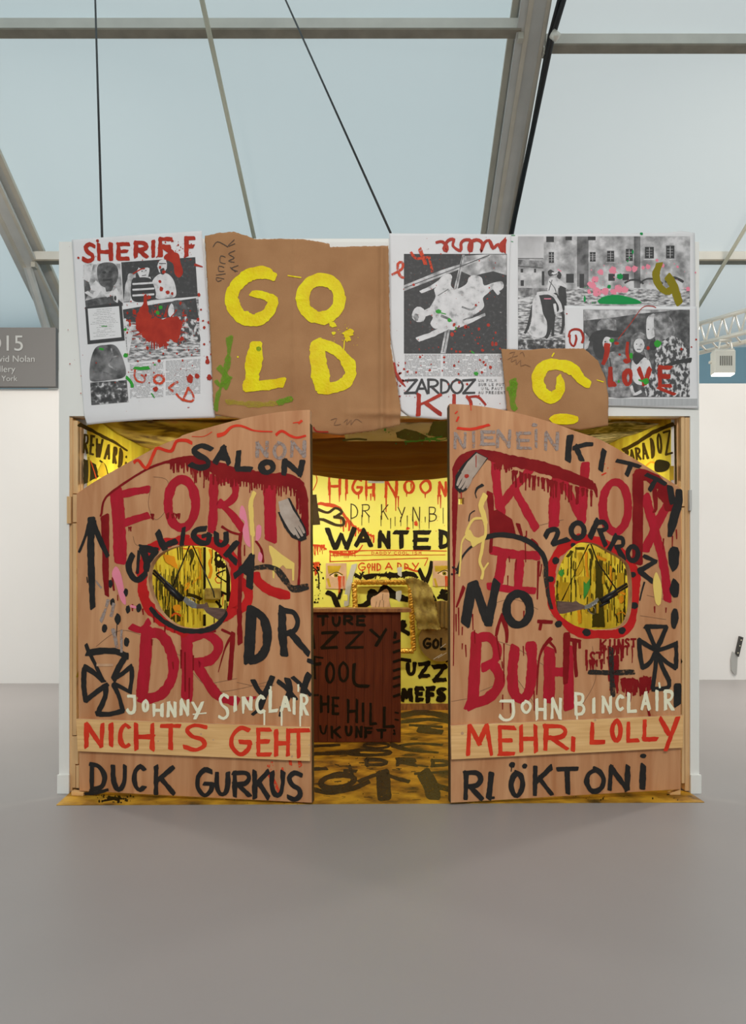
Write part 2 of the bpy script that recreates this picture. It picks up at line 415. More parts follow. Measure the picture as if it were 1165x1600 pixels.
    def dot(s, x, y, r, ry=None, rough=.15):
        n = 8 if r < 3 else 14
        o = s.off(); ry = ry or r
        pts = []
        for k in range(n):
            a = 2*math.pi*k/n; q = 1+R.uniform(-rough, rough)
            pts.append((x+math.cos(a)*r*q, y+math.sin(a)*ry*q))
        pts = [unclip(s.s, p[0], p[1]) for p in pts]
        s.b.add([s.s.hit(p[0], p[1], o) for p in pts], [tuple(range(n))])
        return s
    def ring(s, cx, cy, rx, ry, w, a0=0, a1=360, rot=0):
        pts = []; n = 16; c, sn = math.cos(math.radians(rot)), math.sin(math.radians(rot))
        for i in range(n+1):
            a = math.radians(a0+(a1-a0)*i/n); x = math.cos(a)*rx; y = math.sin(a)*ry
            pts.append((cx+x*c-y*sn, cy+x*sn+y*c))
        return s.stroke(pts, w)
    def drips(s, x0, x1, y, n, lmin, lmax, w=2.2, y1=None):
        y1 = y if y1 is None else y1
        for i in range(n):
            t = (i+R.uniform(.1, .9))/n; x = x0+(x1-x0)*t; yy = y+(y1-y)*t; L = R.uniform(lmin, lmax); ww = w*R.uniform(.6, 1.3)
            s.stroke([(x, yy-2, ww*1.6), (x+R.uniform(-.5, .5), yy+L*.4, ww), (x, yy+L, ww*.8)], smooth=False, rough=.25)
        return s
    def spatter(s, x0, y0, x1, y1, n, r0=.5, r1=2.):
        s.off(); s.hold = True
        for _ in range(n):
            r = r0+(r1-r0)*R.random()**3
            s.dot(R.uniform(x0, x1), R.uniform(y0, y1), r, r*R.uniform(.8, 1.5), .25)
        s.hold = False
        return s
    def word(s, w, letters, rough=.10):
        """letters: (char, x0, x1, y0, y1[, rot degrees])"""
        for L in letters:
            ch, x0, x1, y0, y1 = L[:5]; rot = math.radians(L[5]) if len(L) > 5 else 0
            cx, cy = (x0+x1)/2, (y0+y1)/2; iw = max(1, x1-x0-w*.8); ih = max(1, y1-y0-w*.8)
            for st in FONT[ch]:
                sm = st[0] == '~'; pts = st[1:] if sm else st
                P = []
                for (u, v) in pts:
                    x = (u-.5)*iw+R.uniform(-.03, .03)*iw; y = (v-.5)*ih+R.uniform(-.015, .015)*ih
                    P.append((cx+x*math.cos(rot)-y*math.sin(rot), cy+x*math.sin(rot)+y*math.cos(rot), w*R.uniform(.85, 1.12)))
                s.stroke(P, smooth=sm, rough=rough)
        return s
    def build(s, name, m, parent, label=None, kind=None):
        if kind is None and name in STUFF: kind = 'stuff'
        return s.b.build(name, M[m], parent, label, kind)

FONT = {
 'A': [[(0, 1), (.5, 0)], [(.5, 0), (1, 1)], [(.2, .66), (.82, .66)]],
 'B': [[(0, 0), (0, 1)], ['~', (0, 0), (.7, .03), (.86, .24), (.6, .45), (0, .48)], ['~', (0, .48), (.8, .54), (1, .76), (.7, .97), (0, 1)]],
 'C': [['~', (1, .14), (.62, 0), (.16, .2), (0, .52), (.18, .86), (.6, 1), (1, .9)]],
 'D': [[(0.05, 0), (.05, 1)], ['~', (.0, 0), (.6, .1), (1, .45), (.8, .85), (.02, 1)]],
 'E': [[(0.05, 0), (0.05, 1)], [(0, 0), (1, 0)], [(0, .48), (.85, .48)], [(0, 1), (1, 1)]],
 'F': [[(0.05, 0), (0.05, 1)], [(0, 0), (1, 0)], [(0, .48), (.85, .46)]],
 'G': [['~', (.9, .08), (.5, 0), (.08, .3), (.05, .72), (.45, 1), (.9, .82), (1, .56)], [(1, .55), (.5, .55)]],
 'H': [[(0, 0), (0, 1)], [(1, 0), (1, 1)], [(0, .52), (1, .5)]],
 'I': [[(.5, 0), (.5, 1)]],
 'J': [[(.1, 0), (.95, 0)], ['~', (.95, 0), (1, .6), (.8, .95), (.3, 1), (0, .8)]],
 'K': [[(.05, 0), (.05, 1)], [(.95, .02), (.08, .55)], [(.3, .42), (1, 1)]],
 'L': [[(.05, 0), (0, 1)], [(0, 1), (1, .97)]],
 'M': [[(0, 1), (.12, 0)], [(.12, 0), (.5, .62)], [(.5, .62), (.85, 0)], [(.85, 0), (1, 1)]],
 'N': [[(0, 1), (.05, 0)], [(.05, 0), (.95, 1)], [(.95, 1), (1, 0)]],
 'O': [['~', (.5, 0), (.12, .2), (0, .55), (.2, .9), (.55, 1), (.9, .78), (1, .42), (.8, .1), (.45, 0)]],
 'P': [[(.05, 0), (.05, 1)], ['~', (0, 0), (.8, .05), (1, .28), (.7, .52), (0, .56)]],
 'R': [[(.05, 0), (.05, 1)], ['~', (0, 0), (.75, .03), (.95, .25), (.7, .47), (.05, .52)], [(.3, .52), (1, 1)]],
 'S': [['~', (1, .1), (.5, 0), (.1, .2), (.35, .45), (.85, .6), (.95, .85), (.5, 1), (0, .9)]],
 'T': [[(0, 0.02), (1, 0)], [(.5, 0), (.52, 1)]],
 'U': [['~', (0, 0), (.02, .6), (.3, .98), (.7, .96), (.97, .6), (1, 0)]],
 'V': [[(0, 0), (.5, 1)], [(.5, 1), (1, 0)]],
 'W': [[(0, 0), (.28, 1)], [(.28, 1), (.5, .3)], [(.5, .3), (.72, 1)], [(.72, 1), (1, 0)]],
 'X': [[(0, 0), (1, 1)], [(1, 0), (0, 1)]],
 'Y': [[(0, 0), (.5, .5)], [(1, 0), (.3, 1)]],
 'Z': [[(0, .05), (1, 0)], [(1, 0), (0, 1)], [(0, 1), (1, .95)]],
 '2': [['~', (0, .2), (.5, 0), (.95, .25), (.5, .65), (0, 1)], [(0, 1), (1, 1)]],
 '0': [['~', (.5, 0), (0, .5), (.5, 1), (1, .5), (.5, 0)]],
 '1': [[(.2, .2), (.5, 0)], [(.5, 0), (.5, 1)]],
 '6': [['~', (.9, 0), (.2, .4), (.1, .85), (.6, 1), (.95, .75), (.6, .5), (.15, .7)]],
 '3': [['~', (0, .05), (.6, 0), (.9, .2), (.4, .46), (.95, .7), (.6, 1), (0, .92)]],
 ',': [[(.7, 0), (.2, 1)]],
 "'": [[(.5, 0), (.5, .3)]],
 ':': [[(.5, .2), (.5, .25)], [(.5, .75), (.5, .8)]],
}
def prism(name, surf, outline, holes, thick, m, parent, m_side=None, front=0.):
    """a board cut to the outline (with holes) lying in the plane surf; sides run straight back"""
    n = surf.n
    loops = [outline]+list(holes)
    tr = tessellate_polygon([[Vector((p[0], p[1], 0)) for p in lp] for lp in loops])
    flat = [p for lp in loops for p in lp]
    v = [surf.hit(p[0], p[1], front) for p in flat]; k = len(v)
    vs = v+[q-n*thick for q in v]
    fs = []
    for t in tr:
        a, b, c = [vs[i] for i in t]
        t = tuple(t) if (b-a).cross(c-a).dot(n) > 0 else tuple(reversed(t))
        fs.append(t); fs.append(tuple(i+k for i in reversed(t)))
    nf = len(fs); base = 0
    for lp in loops:
        q = len(lp)
        for i in range(q):
            a = base+i; b = base+(i+1) % q; fs.append((a, b, b+k, a+k))
        base += q
    me = mesh(name, vs, fs)
    bm = bmesh.new(); bm.from_mesh(me); bmesh.ops.recalc_face_normals(bm, faces=bm.faces[:]); bm.to_mesh(me); bm.free()
    o = link(name, me, [m, m_side] if m_side else m, parent)
    if m_side:
        for i, p in enumerate(me.polygons):
            if i >= nf: p.material_index = 1
    return o

# ================================================================== the tent
def slab(name, x0, x1, y0, y1, z0, z1, m, label=None):
    o = B().box(x0, x1, y0, y1, z0, z1).build(name, m, None, label, 'structure'); return o
slab('floor', -26, 26, -20, 14, -.1, 0, M['floor'])
PITCH = .545; RZ0 = 12.45
def roofz(y): return RZ0-PITCH*y if y > -3 else RZ0+PITCH*3-PITCH*(-3-y)
DOWN = math.atan(PITCH)
# rafters stand between the bays; each bay has its own sheet of roof fabric
RAFX = [-19.5, -12.4, -5.33, 1.79, 8.9, 16.0]
edges = [-26]+RAFX+[26]
b = B(); bw = B()
for i in range(len(edges)-1):
    x0, x1 = edges[i], edges[i+1]
    for (ya, yb) in ((-3, 13), (-19, -3)):
        t = bw if i in (4,) else b
        n = 12; vs = []; fs = []
        for j in range(n+1):
            for k in range(n+1):
                u = j/n; v = k/n; y = ya+(yb-ya)*v; x = x0+(x1-x0)*u
                vs.append((x, y, roofz(y)+.42-.30*math.sin(math.pi*u)))
        for j in range(n):
            for k in range(n):
                a = j*(n+1)+k; fs.append((a, a+1, a+n+2, a+n+1))
        t.add(vs, fs)
b.build('ceiling', M['membrane_l'], None, 'pale blue translucent tent roof fabric', 'structure', True)
bw.build('ceiling', M['membrane_r'], None, 'whiter bay of translucent tent roof fabric', 'structure', True)
slab('wall_back', -26, 26, 13.0, 13.05, 0, 6.2, M['membrane_b'])
slab('wall_front', -26, 26, -19.05, -19, 0, 6.2, M['membrane_l'])
for sx, nm in ((-26, 'wall_far_left'), (26, 'wall_far_right')):
    B().add([(sx, -19, 0), (sx, 13, 0), (sx, 13, 6.2), (sx, -3, 14.6), (sx, -19, 6.2)], [(0, 1, 2, 3, 4)]).build(nm, M['membrane_l'], None, None, 'structure')

# gallery partitions
slab('wall_left', -11, -1.2, 10.2, 10.32, 0, 4.03, M['wall'])
slab('wall_right', 2.6, 13, 10.62, 10.74, 0, 4.22, M['wall'])

# rafters: a box profile with flanges, running down the slope
def rafter(x, label):
    t = thing('roof_rafter', label, 'beam', (x, 13, 0))
    def run(name, dx, dz, w, h, m, y0=-3, y1=12.6):
        B().beam((x+dx, y0, roofz(y0)+dz), (x+dx, y1, roofz(y1)+dz), w, h, Vector((0, 1, 1))).build(name, m, t)
    run('web', -.02, .16, .15, .30, M['alu'])
    run('flange', 0, 0, .34, .035, M['alu'])
    run('flange', 0, .31, .30, .03, M['alu'])
    run('keder_track', -.19, .30, .07, .06, M['alu_light'])
    run('keder_track', .19, .30, .07, .06, M['alu_light'])
    run('cover_strip', -.055, -.025, .055, .02, M['alu_light'])
    run('cover_strip', .14, -.025, .04, .02, M['alu_light'])
    B().beam((x, 12.6, 0), (x, 12.6, roofz(12.6)), .3, .3, Vector((0, 1, 0))).build('column', M['alu'], t)
    # knee brace
    B().tube([(x, 12.46, 5.0), (x, 12.0, 5.55), (x, 11.40, roofz(11.40)-.02)], .07, 8).build('brace', M['alu'], t)
    return t
rafter(RAFX[2], 'grey metal roof rafter sloping down behind the grey gallery sign')
rafter(RAFX[3], 'grey metal roof rafter sloping down behind the middle of the booth, beside a black cable')
def purlin(x0, x1, y, label, dz=.02):
    z = roofz(y)+dz
    t = thing('roof_purlin', label, 'beam', ((x0+x1)/2, y, z))
    B().box(x0, x1, y-.05, y+.05, z, z+.13).build('bar', M['alu_p'], t)
    B().box(x0, x1, y-.07, y+.07, z-.022, z).build('lip', M['lip'], t)
    for s, x in ((1, x0), (-1, x1)):
        B().box(x-.03, x+.03, y-.04, y+.04, z-.10, z-.022).build('bolt', M['alu_light'], t)
purlin(RAFX[2]+.12, RAFX[3]-.12, 8.66, 'long grey roof purlin crossing the top of the picture left of the middle rafter')
purlin(RAFX[3]+.20, RAFX[4]-.12, 8.80, 'grey roof purlin at the top right of the middle rafter')
purlin(RAFX[1]+.12, RAFX[2]-.12, 8.66, 'grey roof purlin left of the left rafter')
purlin(RAFX[2]+.12, RAFX[3]-.12, 11.35, 'grey roof purlin low behind the top left corner of the booth')
purlin(RAFX[3]+.20, RAFX[4]-.12, 11.35, 'grey roof purlin low behind the top right corner of the booth')

def cable(name, a, bb, r, m, label, cat='cable', n=6):
    o = B().tube([a, bb], r, n).build(name, m, None, smooth=True); return tag(o, label, cat)
cable('suspension_cable', at(148, -25, 6.9), at(159.5, 372, 5.2), .0085, M['cable'], 'thin black cable hanging down to the booth above the SHERIFF poster')
cable('suspension_cable', at(437, -20, 7.2), at(610, 364, 5.2), .0085, M['cable'], 'slanting black cable running down between the GOLD canvas and the poster beside it')
cable('cream_strap', at(312, -15, 8.2), at(397, 372, 10.95), .030, M['strap'], 'cream strap lying under the roof fabric above the GOLD canvas', 'strap')
cable('cream_strap', at(1210, 280, 10.1), at(1078, 500, 12.2), .030, M['strap'], 'cream strap under the roof fabric at the right edge of the booth', 'strap')
t = thing('cable_bundle', 'bundle of black cables tied along the right side of the middle rafter', 'cable', at(800, 366, 10.6))
B().tube([at(886, -20, 8.2), at(862, 60, 8.6), at(797, 372, 10.9)], .034, 8).build('cable', M['cable'], t, smooth=True)
B().tube([at(878, -20, 8.2), at(858, 55, 8.6), at(800, 368, 10.9)], .02, 8).build('cable', M['cable'], t, smooth=True)
B().tube([at(862, 52, 8.5), at(872, 60, 8.5)], .05, 8).build('cable_tie', M['truss'], t, smooth=True)

# sign over the left partition
sg = thing('gallery_sign', 'grey gallery sign with pale lettering on top of the left partition', 'sign', (-6.2, 10.2, 4.04))
B().box(-7.5, -4.352, 10.12, 10.2, 4.04, 4.84).build('board', M['sign'], sg)
def text(body, x, z, y, size, m, parent, name, align='LEFT'):
    c = bpy.data.curves.new(name, 'FONT'); c.body = body; c.size = size; c.align_x = align; c.extrude = .002
    o = bpy.data.objects.new(name, c); COL.objects.link(o); o.location = (x, y, z); o.rotation_euler = (math.pi/2, 0, 0)
    bpy.context.view_layer.update()
    me = bpy.data.meshes.new_from_object(o); me.transform(o.matrix_world); bpy.data.objects.remove(o)
    return link(name, me, m, parent)
ty = 10.114
def endx(px): return (px-CX)/F*ty
for body, xr, base, sz in (('D15', 38, 548, .30), ('David Nolan', 55, 565.5, .126), ('Gallery', 24, 581.5, .126), ('New York', 27, 595.5, .106)):
    text(body, endx(xr), EYE-(base-CY)/F*ty, ty, sz, M['signtext'], sg, 'lettering', 'RIGHT')

# truss with the spotlight on the right
def truss():
    a0 = at(1060, 515, 7.6); a1 = at(1230, 466, 6.4)
    t = thing('lighting_truss', 'silver lattice truss running off to the right above the white partition', 'truss', a0)
    d = (a1-a0); down = Vector((0, 0, -.20)); back = Vector((.10, .20, -.10))
    ch = [(a0, a1), (a0+down, a1+down), (a0+back+down*.6, a1+back+down*.6)]
    for p, q in ch: B().tube([p, q], .022, 8).build('chord', M['truss'], t, smooth=True)
    n = 9
    for i in range(n):
        u = i/n; v = (i+.5)/n; w_ = (i+1)/n
        B().tube([a0+d*u, a0+d*v+down], .009, 6).build('lattice_bar', M['truss'], t, smooth=True)
        B().tube([a0+d*v+down, a0+d*w_], .009, 6).build('lattice_bar', M['truss'], t, smooth=True)
        B().tube([a0+d*u+down, a0+d*v+back+down*.6], .009, 6).build('lattice_bar', M['truss'], t, smooth=True)
truss()
c = at(1132, 563, 6.9)
sp = thing('spotlight', 'white box spotlight with slots hanging from the truss, lit at its foot', 'lamp', c)
def pbox(b, x0, x1, y0, y1, d0, d1, Y): p = at(x0, y1, Y); q = at(x1, y0, Y); b.box(p.x, q.x, Y+d0, Y+d1, p.z, q.z); return b
pbox(B(), 1116.5, 1149, 547, 582, 0, .10, 6.9).build('housing', M['lampwhite'], sp, bevel=.006)
pbox(B(), 1118, 1148, 544, 547.3, .01, .09, 6.9).build('cap', M['truss'], sp)
pbox(B(), 1117.5, 1148, 582, 584, .01, .09, 6.9).build('lamp_face', M['glow'], sp)
for k in range(7): pbox(B(), 1124.5+k*2.9, 1125.6+k*2.9, 556, 571, -.002, .002, 6.9).build('slot', M['shadowgap'], sp)
for x in (1114, 1149): pbox(B(), x, x+3.5, 560, 563.5, .06, .1, 6.9).build('knob', M['lampwhite'], sp)
B().tube([at(1122, 545, 6.95), at(1125, 532, 6.98)], .008).tube([at(1143, 545, 6.95), at(1140, 532, 6.98)], .008).tube([at(1123, 533, 6.98), at(1142, 532, 6.98)], .014).build('yoke', M['truss'], sp)

# cleaver against the right partition
cv = thing('cleaver', 'large meat cleaver with black riveted handle standing blade down by the right partition', 'cleaver', at(1148, 1058, 10.6))
pl = Plane((0, 10.597, 0), (0, -1, 0))
prism('blade', pl, [(1144, 1018), (1152, 1024), (1151.5, 1040), (1150.5, 1054), (1146, 1053), (1142, 1047), (1141.5, 1030)], [], .02, M['steel'], cv)
prism('handle', pl, [(1154.5, 994), (1160, 996), (1153, 1026), (1148.5, 1022)], [], .05, M['handle'], cv, front=.02)
for x, y in ((1156.5, 1000), (1154.5, 1009), (1151.5, 1020)):
    Paint(pl, .021).dot(x, y, .9).build('rivet', 'cream', cv)

# ================================================================== the booth
FY = 4.64
XL, XR = -1.975, 2.007
booth = thing('painted_booth', 'white walled booth lined with yellow foil, open at the front under painted posters', 'booth', (0, FY, 0))
B().box(XL, XR, FY, FY+.06, 2.345, 3.43).build('fascia_panel', M['white'], booth)
B().box(-1.36, 1.1, FY+.012, FY+.05, 3.43, 3.455).build('top_cap', M['white'], booth)
for x0, x1 in ((XL, -1.912), (1.951, XR)):
    B().box(x0, x1, FY, FY+.10, 0, 2.345).build('front_post', M['white'], booth)
    B().box(x0-.004, x1+.006, FY-.018, FY, 0, .115).build('skirting', M['white'], booth)
LW, RW, BW = -1.836, 1.868, 7.90
B().box(XL, LW-.004, FY+.10, 8.0, 0, 3.43).build('side_wall', M['white'], booth)
B().box(RW+.004, XR, FY+.10, 8.0, 0, 3.43).build('side_wall', M['white'], booth)
B().box(XL, XR, 8.0, 8.06, 0, 3.43).build('rear_wall', M['white'], booth)
lf = B().box(LW-.004, LW, FY+.10, BW, .005, 2.62).build('left_foil_wall', M['foil'], booth, 'yellow foil lining with REWARD painted in brown')
rf = B().box(RW, RW+.004, FY+.10, BW, .005, 2.62).build('right_foil_wall', M['foil'], booth, 'yellow foil lining with dark painted letters under the roof')
bf = B().box(LW, RW, BW, BW+.01, .05, 3.0).build('back_foil_wall', M['foil_b'], booth, 'bright yellow foil lining covered in red and black writing')
B().box(LW, RW, BW-.03, BW, .0, .07).build('baseboard', M['countertop'], booth)
# pine jambs at both sides of the opening: several upright pieces each
def jamb(px0, px1, y0, y1, dy0, dy1, m='pinev'):
    Y = FY+dy0; a = at(px0, y0, Y); c2 = at(px1, y1, Y)
    B().box(a.x, c2.x, Y, FY+dy1, max(.006, c2.z), a.z).build('jamb_board', M[m], booth, bevel=.0015)
jamb(105.2, 113.0, 652, 1241, .012, .09)
jamb(113.2, 121.5, 657, 771, .02, .10); jamb(113.6, 119.8, 772.5, 816, .0, .08); jamb(113.4, 119.4, 817.5, 1149, .0, .08); jamb(116.2, 122.3, 1150.5, 1194, .0, .08)
jamb(112.6, 117.8, 1150.5, 1231, .004, .08); jamb(118.6, 123.5, 1196, 1231.5, .0, .06)
jamb(121.8, 127.0, 662, 800, .06, .12)
jamb(1064.6, 1069.3, 793, 1224, .0, .08); jamb(1069.8, 1076.8, 652, 1236, .012, .09); jamb(1063.8, 1069.4, 650, 791, .012, .10)
jamb(1057.2, 1063.4, 648, 775, .06, .12)
a = at(1075.2, 768, FY); 
B().box(a.x, a.x+.014, FY-.016, FY+.01, at(0, 798, FY).z, at(0, 766, FY).z).build('hinge', M['alu'], booth)
a = at(105.6, 775, FY)
B().box(a.x, a.x+.024, FY-.012, FY+.012, at(0, 818, FY).z, at(0, 776, FY).z).build('hinge_block', M['pinev'], booth)

# gold painted floor sheet running out in front of the booth
def fl(px, py, z=.004): r = ray(px, py); t = (z-EYE)/r.z; return Vector((r.x*t, t, z))
gf = thing('gold_floor_sheet', 'thin gold painted floor sheet daubed with black, under the booth and its doors', 'floor sheet', (0, 4.4, 0))
q = [fl(88, 1257.5), fl(1100, 1253.0)]
top = [q[0], q[1], Vector((1.945, FY, .004)), Vector((RW, FY+.11, .004)), Vector((RW, BW, .004)), Vector((LW, BW, .004)), Vector((LW, FY+.11, .004)), Vector((-1.905, FY, .004))]
n = len(top)
B().add(top+[Vector((v.x, v.y, .0006)) for v in top], [tuple(range(n)), tuple(range(2*n-1, n-1, -1))]+[(i+n, (i+1) % n+n, (i+1) % n, i) for i in range(n)]).build('sheet', M['goldfloor'], gf)
FP = Plane((0, 5, .004), (0, 0, 1))
p = Paint(FP, .0004)
p.ring(527, 1221, 26, 10, 9, 0, 360, -8)
p.stroke([(492, 1234), (515, 1238), (550, 1232), (575, 1222)], 8)
p.stroke([(598, 1211), (600, 1243)], 22, rough=.05)
p.stroke([(561, 1221), (583, 1212), (600, 1209)], 6); p.stroke([(602, 1210), (622, 1217), (638, 1221)], 6)
p.stroke([(664, 1212), (672, 1226), (676, 1241)], 24, rough=.05); p.stroke([(680, 1228), (704, 1234)], 9); p.stroke([(648, 1209), (700, 1206)], 4)
p.word(6, [('D', 569, 606, 1184, 1198), ('R', 618, 652, 1184, 1198), ('D', 672, 704, 1186, 1199)])
p.stroke([(652, 1196), (668, 1198)], 3)
p.stroke([(488, 1202), (510, 1201)], 5); p.stroke([(538, 1204), (556, 1205)], 5); p.stroke([(546, 1197), (550, 1210)], 5)
p.ring(588, 1165, 20, 4, 4); p.ring(576, 1176, 34, 4, 5)
p.stroke([(612, 1164), (640, 1172), (684, 1176)], 8, w2=3); p.stroke([(620, 1166), (650, 1162), (690, 1164)], 4)
p.stroke([(490, 1166), (530, 1164)], 4); p.stroke([(490, 1178), (560, 1176)], 6)
p.stroke([(628, 1118), (660, 1113), (702, 1120)], 9); p.stroke([(628, 1128), (670, 1124), (700, 1128)], 6); p.stroke([(655, 1140), (688, 1144)], 10)
p.stroke([(640, 1133), (690, 1136)], 4)
for _ in range(70):
    x = R.uniform(490, 700); y = R.uniform(1150, 1250); L = R.uniform(3, 14); p.stroke([(x, y), (x+L, y+R.uniform(-1.2, 1.2))], R.uniform(.5, 1.5), smooth=False)
p.build('painted_marks', 'floorblack', gf)
p = Paint(FP, .0004)
p.spatter(150, 1243, 210, 1254, 50, .6, 2.2)
for _ in range(12): p.stroke([(176+R.uniform(-8, 8), 1248+R.uniform(-3, 3)), (176+R.uniform(-22, 22), 1248+R.uniform(-4, 4))], R.uniform(1.5, 4))
p.spatter(230, 1250, 480, 1257, 16, .4, 1.2); p.spatter(500, 1180, 700, 1252, 40, .4, 1.1)
p.stroke([(1042, 1242), (1058, 1238)], 2); p.stroke([(1046, 1238), (1062, 1241)], 1.5); p.spatter(880, 1244, 1060, 1251, 18, .4, 1.4)
p.build('black_splatter', 'iblack', gf)

# loose wood blocks at the foot of each jamb
o = B().hexa([Vector((-1.865, 4.560, .005)), Vector((-1.79, 4.552, .005)), Vector((-1.788, 4.60, .005)), Vector((-1.865, 4.605, .005))], [Vector((-1.867, 4.560, .030)), Vector((-1.79, 4.552, .025)), Vector((-1.788, 4.60, .025)), Vector((-1.867, 4.605, .030))]).build('wood_block', M['pine'], None, bevel=.001)
tag(o, 'small raw pine block on the gold sheet below the left door hinge', 'wood block')
o = B().hexa([Vector((1.80, 4.575, .005)), Vector((1.865, 4.575, .005)), Vector((1.865, 4.62, .005)), Vector((1.80, 4.62, .005))], [Vector((1.80, 4.575, .012)), Vector((1.865, 4.575, .04)), Vector((1.865, 4.62, .04)), Vector((1.80, 4.62, .012))]).build('wood_block', M['pine'], None, bevel=.001)
tag(o, 'small pine wedge on the gold sheet below the right door hinge', 'wood block')

# ================================================================== the two doors
def plane_from(pa, ya, pb, yb):
    a = Vector(((pa-CX)/F*ya, ya, 0)); c = Vector(((pb-CX)/F*yb, yb, 0)); d = c-a
    return Plane(a, Vector((d.y, -d.x, 0)))
# ---- left door
LD = plane_from(120, 4.575, 486, 4.372)
ld = thing('swing_door', 'left plywood door leaf painted FORT and DR with a rifle behind its round hole', 'door', (-1.87, 4.575, .005))
arc = [(119.7, 771.5), (152, 750), (216, 714), (247, 697.6), (279, 684), (290, 678.5), (344, 663), (398, 650), (443, 643), (479, 640.5), (484, 641)]
arcs = catmull(arc)
LH = [(300, 852), (330, 857), (350, 875), (360, 905), (359, 935), (350, 960), (328, 977), (300, 982), (275, 977), (252, 959), (237, 931), (232, 905), (236, 882), (250, 865), (272, 855)]
LHs = catmull(LH, True)[:-1]
prism('plywood_panel', LD, arcs+[(487, 1254.3), (124, 1235.5)], [LHs], .052, M['ply'], ld, M['cutwood'])
def edge_strip(surf, x0, y0, x1, y1, parent, th=.042, wpx=4, side=1):
    n = surf.n; a = surf.hit(x0, y0, .0006); c = surf.hit(x1, y1, .0006)
    d = Vector((n.y, -n.x, 0))*-1
    if d.x*side < 0: d = -d
    q0 = [a, a+d*.003, a+d*.003-n*th, a-n*th]; q1 = [c, c+d*.003, c+d*.003-n*th, c-n*th]
    B().hexa(q1, q0).build('painted_edge', M['edge'], parent, 'black painted edge of the door')
LD.clip = LHs
edge_strip(LD, 484, 662, 487.0, 1254, ld, .052, side=1)
def board(surf, quad, parent, label, knots):
    o = prism('board', surf, quad, [], .02, M['pine'], parent, M['cutwood'], front=.02)
    o['label'] = label
    s2 = Plane(surf.p+surf.n*.02, surf.n)
    p = Paint(s2, .0003)
    for x, y, r in knots: p.dot(x, y, r)
    p.b.build('knot', M['cutwood'], o)
    return o, s2
lb, LB = board(LD, [(121.5, 1122.5), (485.8, 1135.5), (485.5, 1188), (124, 1172.5)], ld, 'pale pine board with NICHTS GEHT in orange red', [(314, 1147, 1.6), (333, 1156, 1.4), (247, 1158, 1.2), (454, 1163, 1.6), (456, 1182, 1.8), (483, 1164, 1.2), (483, 1180, 1.2)])
LP = lambda: Paint(LD)
# pencil loops and scuffs
p = LP()
for pts in ([(240, 745), (262, 752), (262, 790), (244, 812), (232, 790), (236, 760)], [(150, 1010), (190, 985), (240, 1000)], [(300, 1050), (340, 1080), (420, 1065)], [(370, 1066), (400, 1072), (428, 1071)], [(270, 1020), (330, 1040)], [(208, 838), (214, 852), (240, 850)], [(330, 1068), (370, 1060)]):
    p.stroke(pts, .7)
p.build('pencil_line', 'inkf', ld)
# crimson letters
p = LP(); w = 13
p.stroke([(182, 772), (186, 820), (188, 874)], 20, rough=.05)
p.stroke([(178, 776), (205, 769), (230, 765)], 12); p.stroke([(190, 819), (212, 811), (229, 806)], 13)
p.ring(284, 787, 21.5, 38, 14)
p.stroke([(334, 748), (333, 800), (331, 828)], 14); p.stroke([(336, 752), (356, 748), (367, 758), (366, 776), (352, 788), (338, 788)], 11)
p.stroke([(344, 786), (364, 806), (380, 828)], 12)
p.stroke([(421, 758), (422, 800), (423, 840)], 19, rough=.06)
p.build('painted_word', 'red', ld, 'crimson word FORT')
p = LP()
p.stroke([(229, 985), (227, 1030), (222, 1084)], 19, rough=.05); p.stroke([(206, 980), (222, 984), (232, 972)], 10)
p.stroke([(230, 990), (248, 990), (262, 1006), (271, 1035), (268, 1060), (255, 1082), (236, 1091), (222, 1091)], 16)
p.stroke([(291, 990), (293, 1040), (292, 1088)], 18, rough=.06)
p.stroke([(292, 998), (320, 991), (339, 1003), (340, 1018), (326, 1032), (304, 1036)], 15)
p.stroke([(308, 1040), (322, 1062), (342, 1088), (368, 1096)], 15); p.stroke([(385, 1092), (398, 1090)], 5)
p.build('painted_word', 'red', ld, 'large crimson letters DR')
# scarlet ring round the hole
p = LP()
p.stroke([(290, 843), (262, 848), (240, 856), (225, 876), (222, 905), (226, 935), (240, 958), (262, 976), (290, 988)], 16, rough=.15)
p.stroke([(300, 846), (330, 847), (352, 862), (368, 882), (370, 908), (366, 935), (356, 958)], 20, rough=.12)
p.stroke([(376, 908), (388, 925), (384, 945), (366, 955)], 14); p.stroke([(346, 966), (362, 958)], 14)
p.stroke([(399, 899), (405, 910), (423, 923), (448, 930)], 15, rough=.12)
p.build('painted_ring', 'sred', ld, 'scarlet ring round the hole')
# dark red strokes, band and drips
p = LP()
p.stroke([(157, 806), (158.5, 803), (164, 779.6), (187, 760), (229, 733.6), (263, 721), (290, 716)], 3, w2=4)
p.stroke([(164, 809), (165, 850), (165, 890), (166, 912), (167, 929)], 13, w2=7, rough=.05)
p.stroke([(262, 722, 5), (290, 718, 12), (310, 722, 17), (344, 733, 19), (371, 740, 19), (416, 748, 20), (450, 750, 20), (466, 758, 17)], rough=.10)
p.stroke([(464, 752), (474, 772), (476, 800), (476, 835)], 12, rough=.08)
p.drips(264, 310, 724, 13, 6, 20, 2.6, 727); p.drips(300, 345, 735, 9, 6, 30, 3.0, 742); p.drips(345, 470, 746, 30, 5, 18, 3.4, 762); p.drips(462, 474, 770, 4, 10, 40, 3)
p.stroke([(467.5, 843), (468, 880), (466.5, 914)], 4)
p.stroke([(347, 823), (360, 831), (374, 835)], 4); p.stroke([(376, 834), (374, 860), (375, 905), (374, 955)], 6); p.stroke([(374, 955), (375, 1004)], 8)
p.stroke([(400, 846), (408, 858), (411, 878)], 4); p.stroke([(382, 852), (382, 868)], 2)
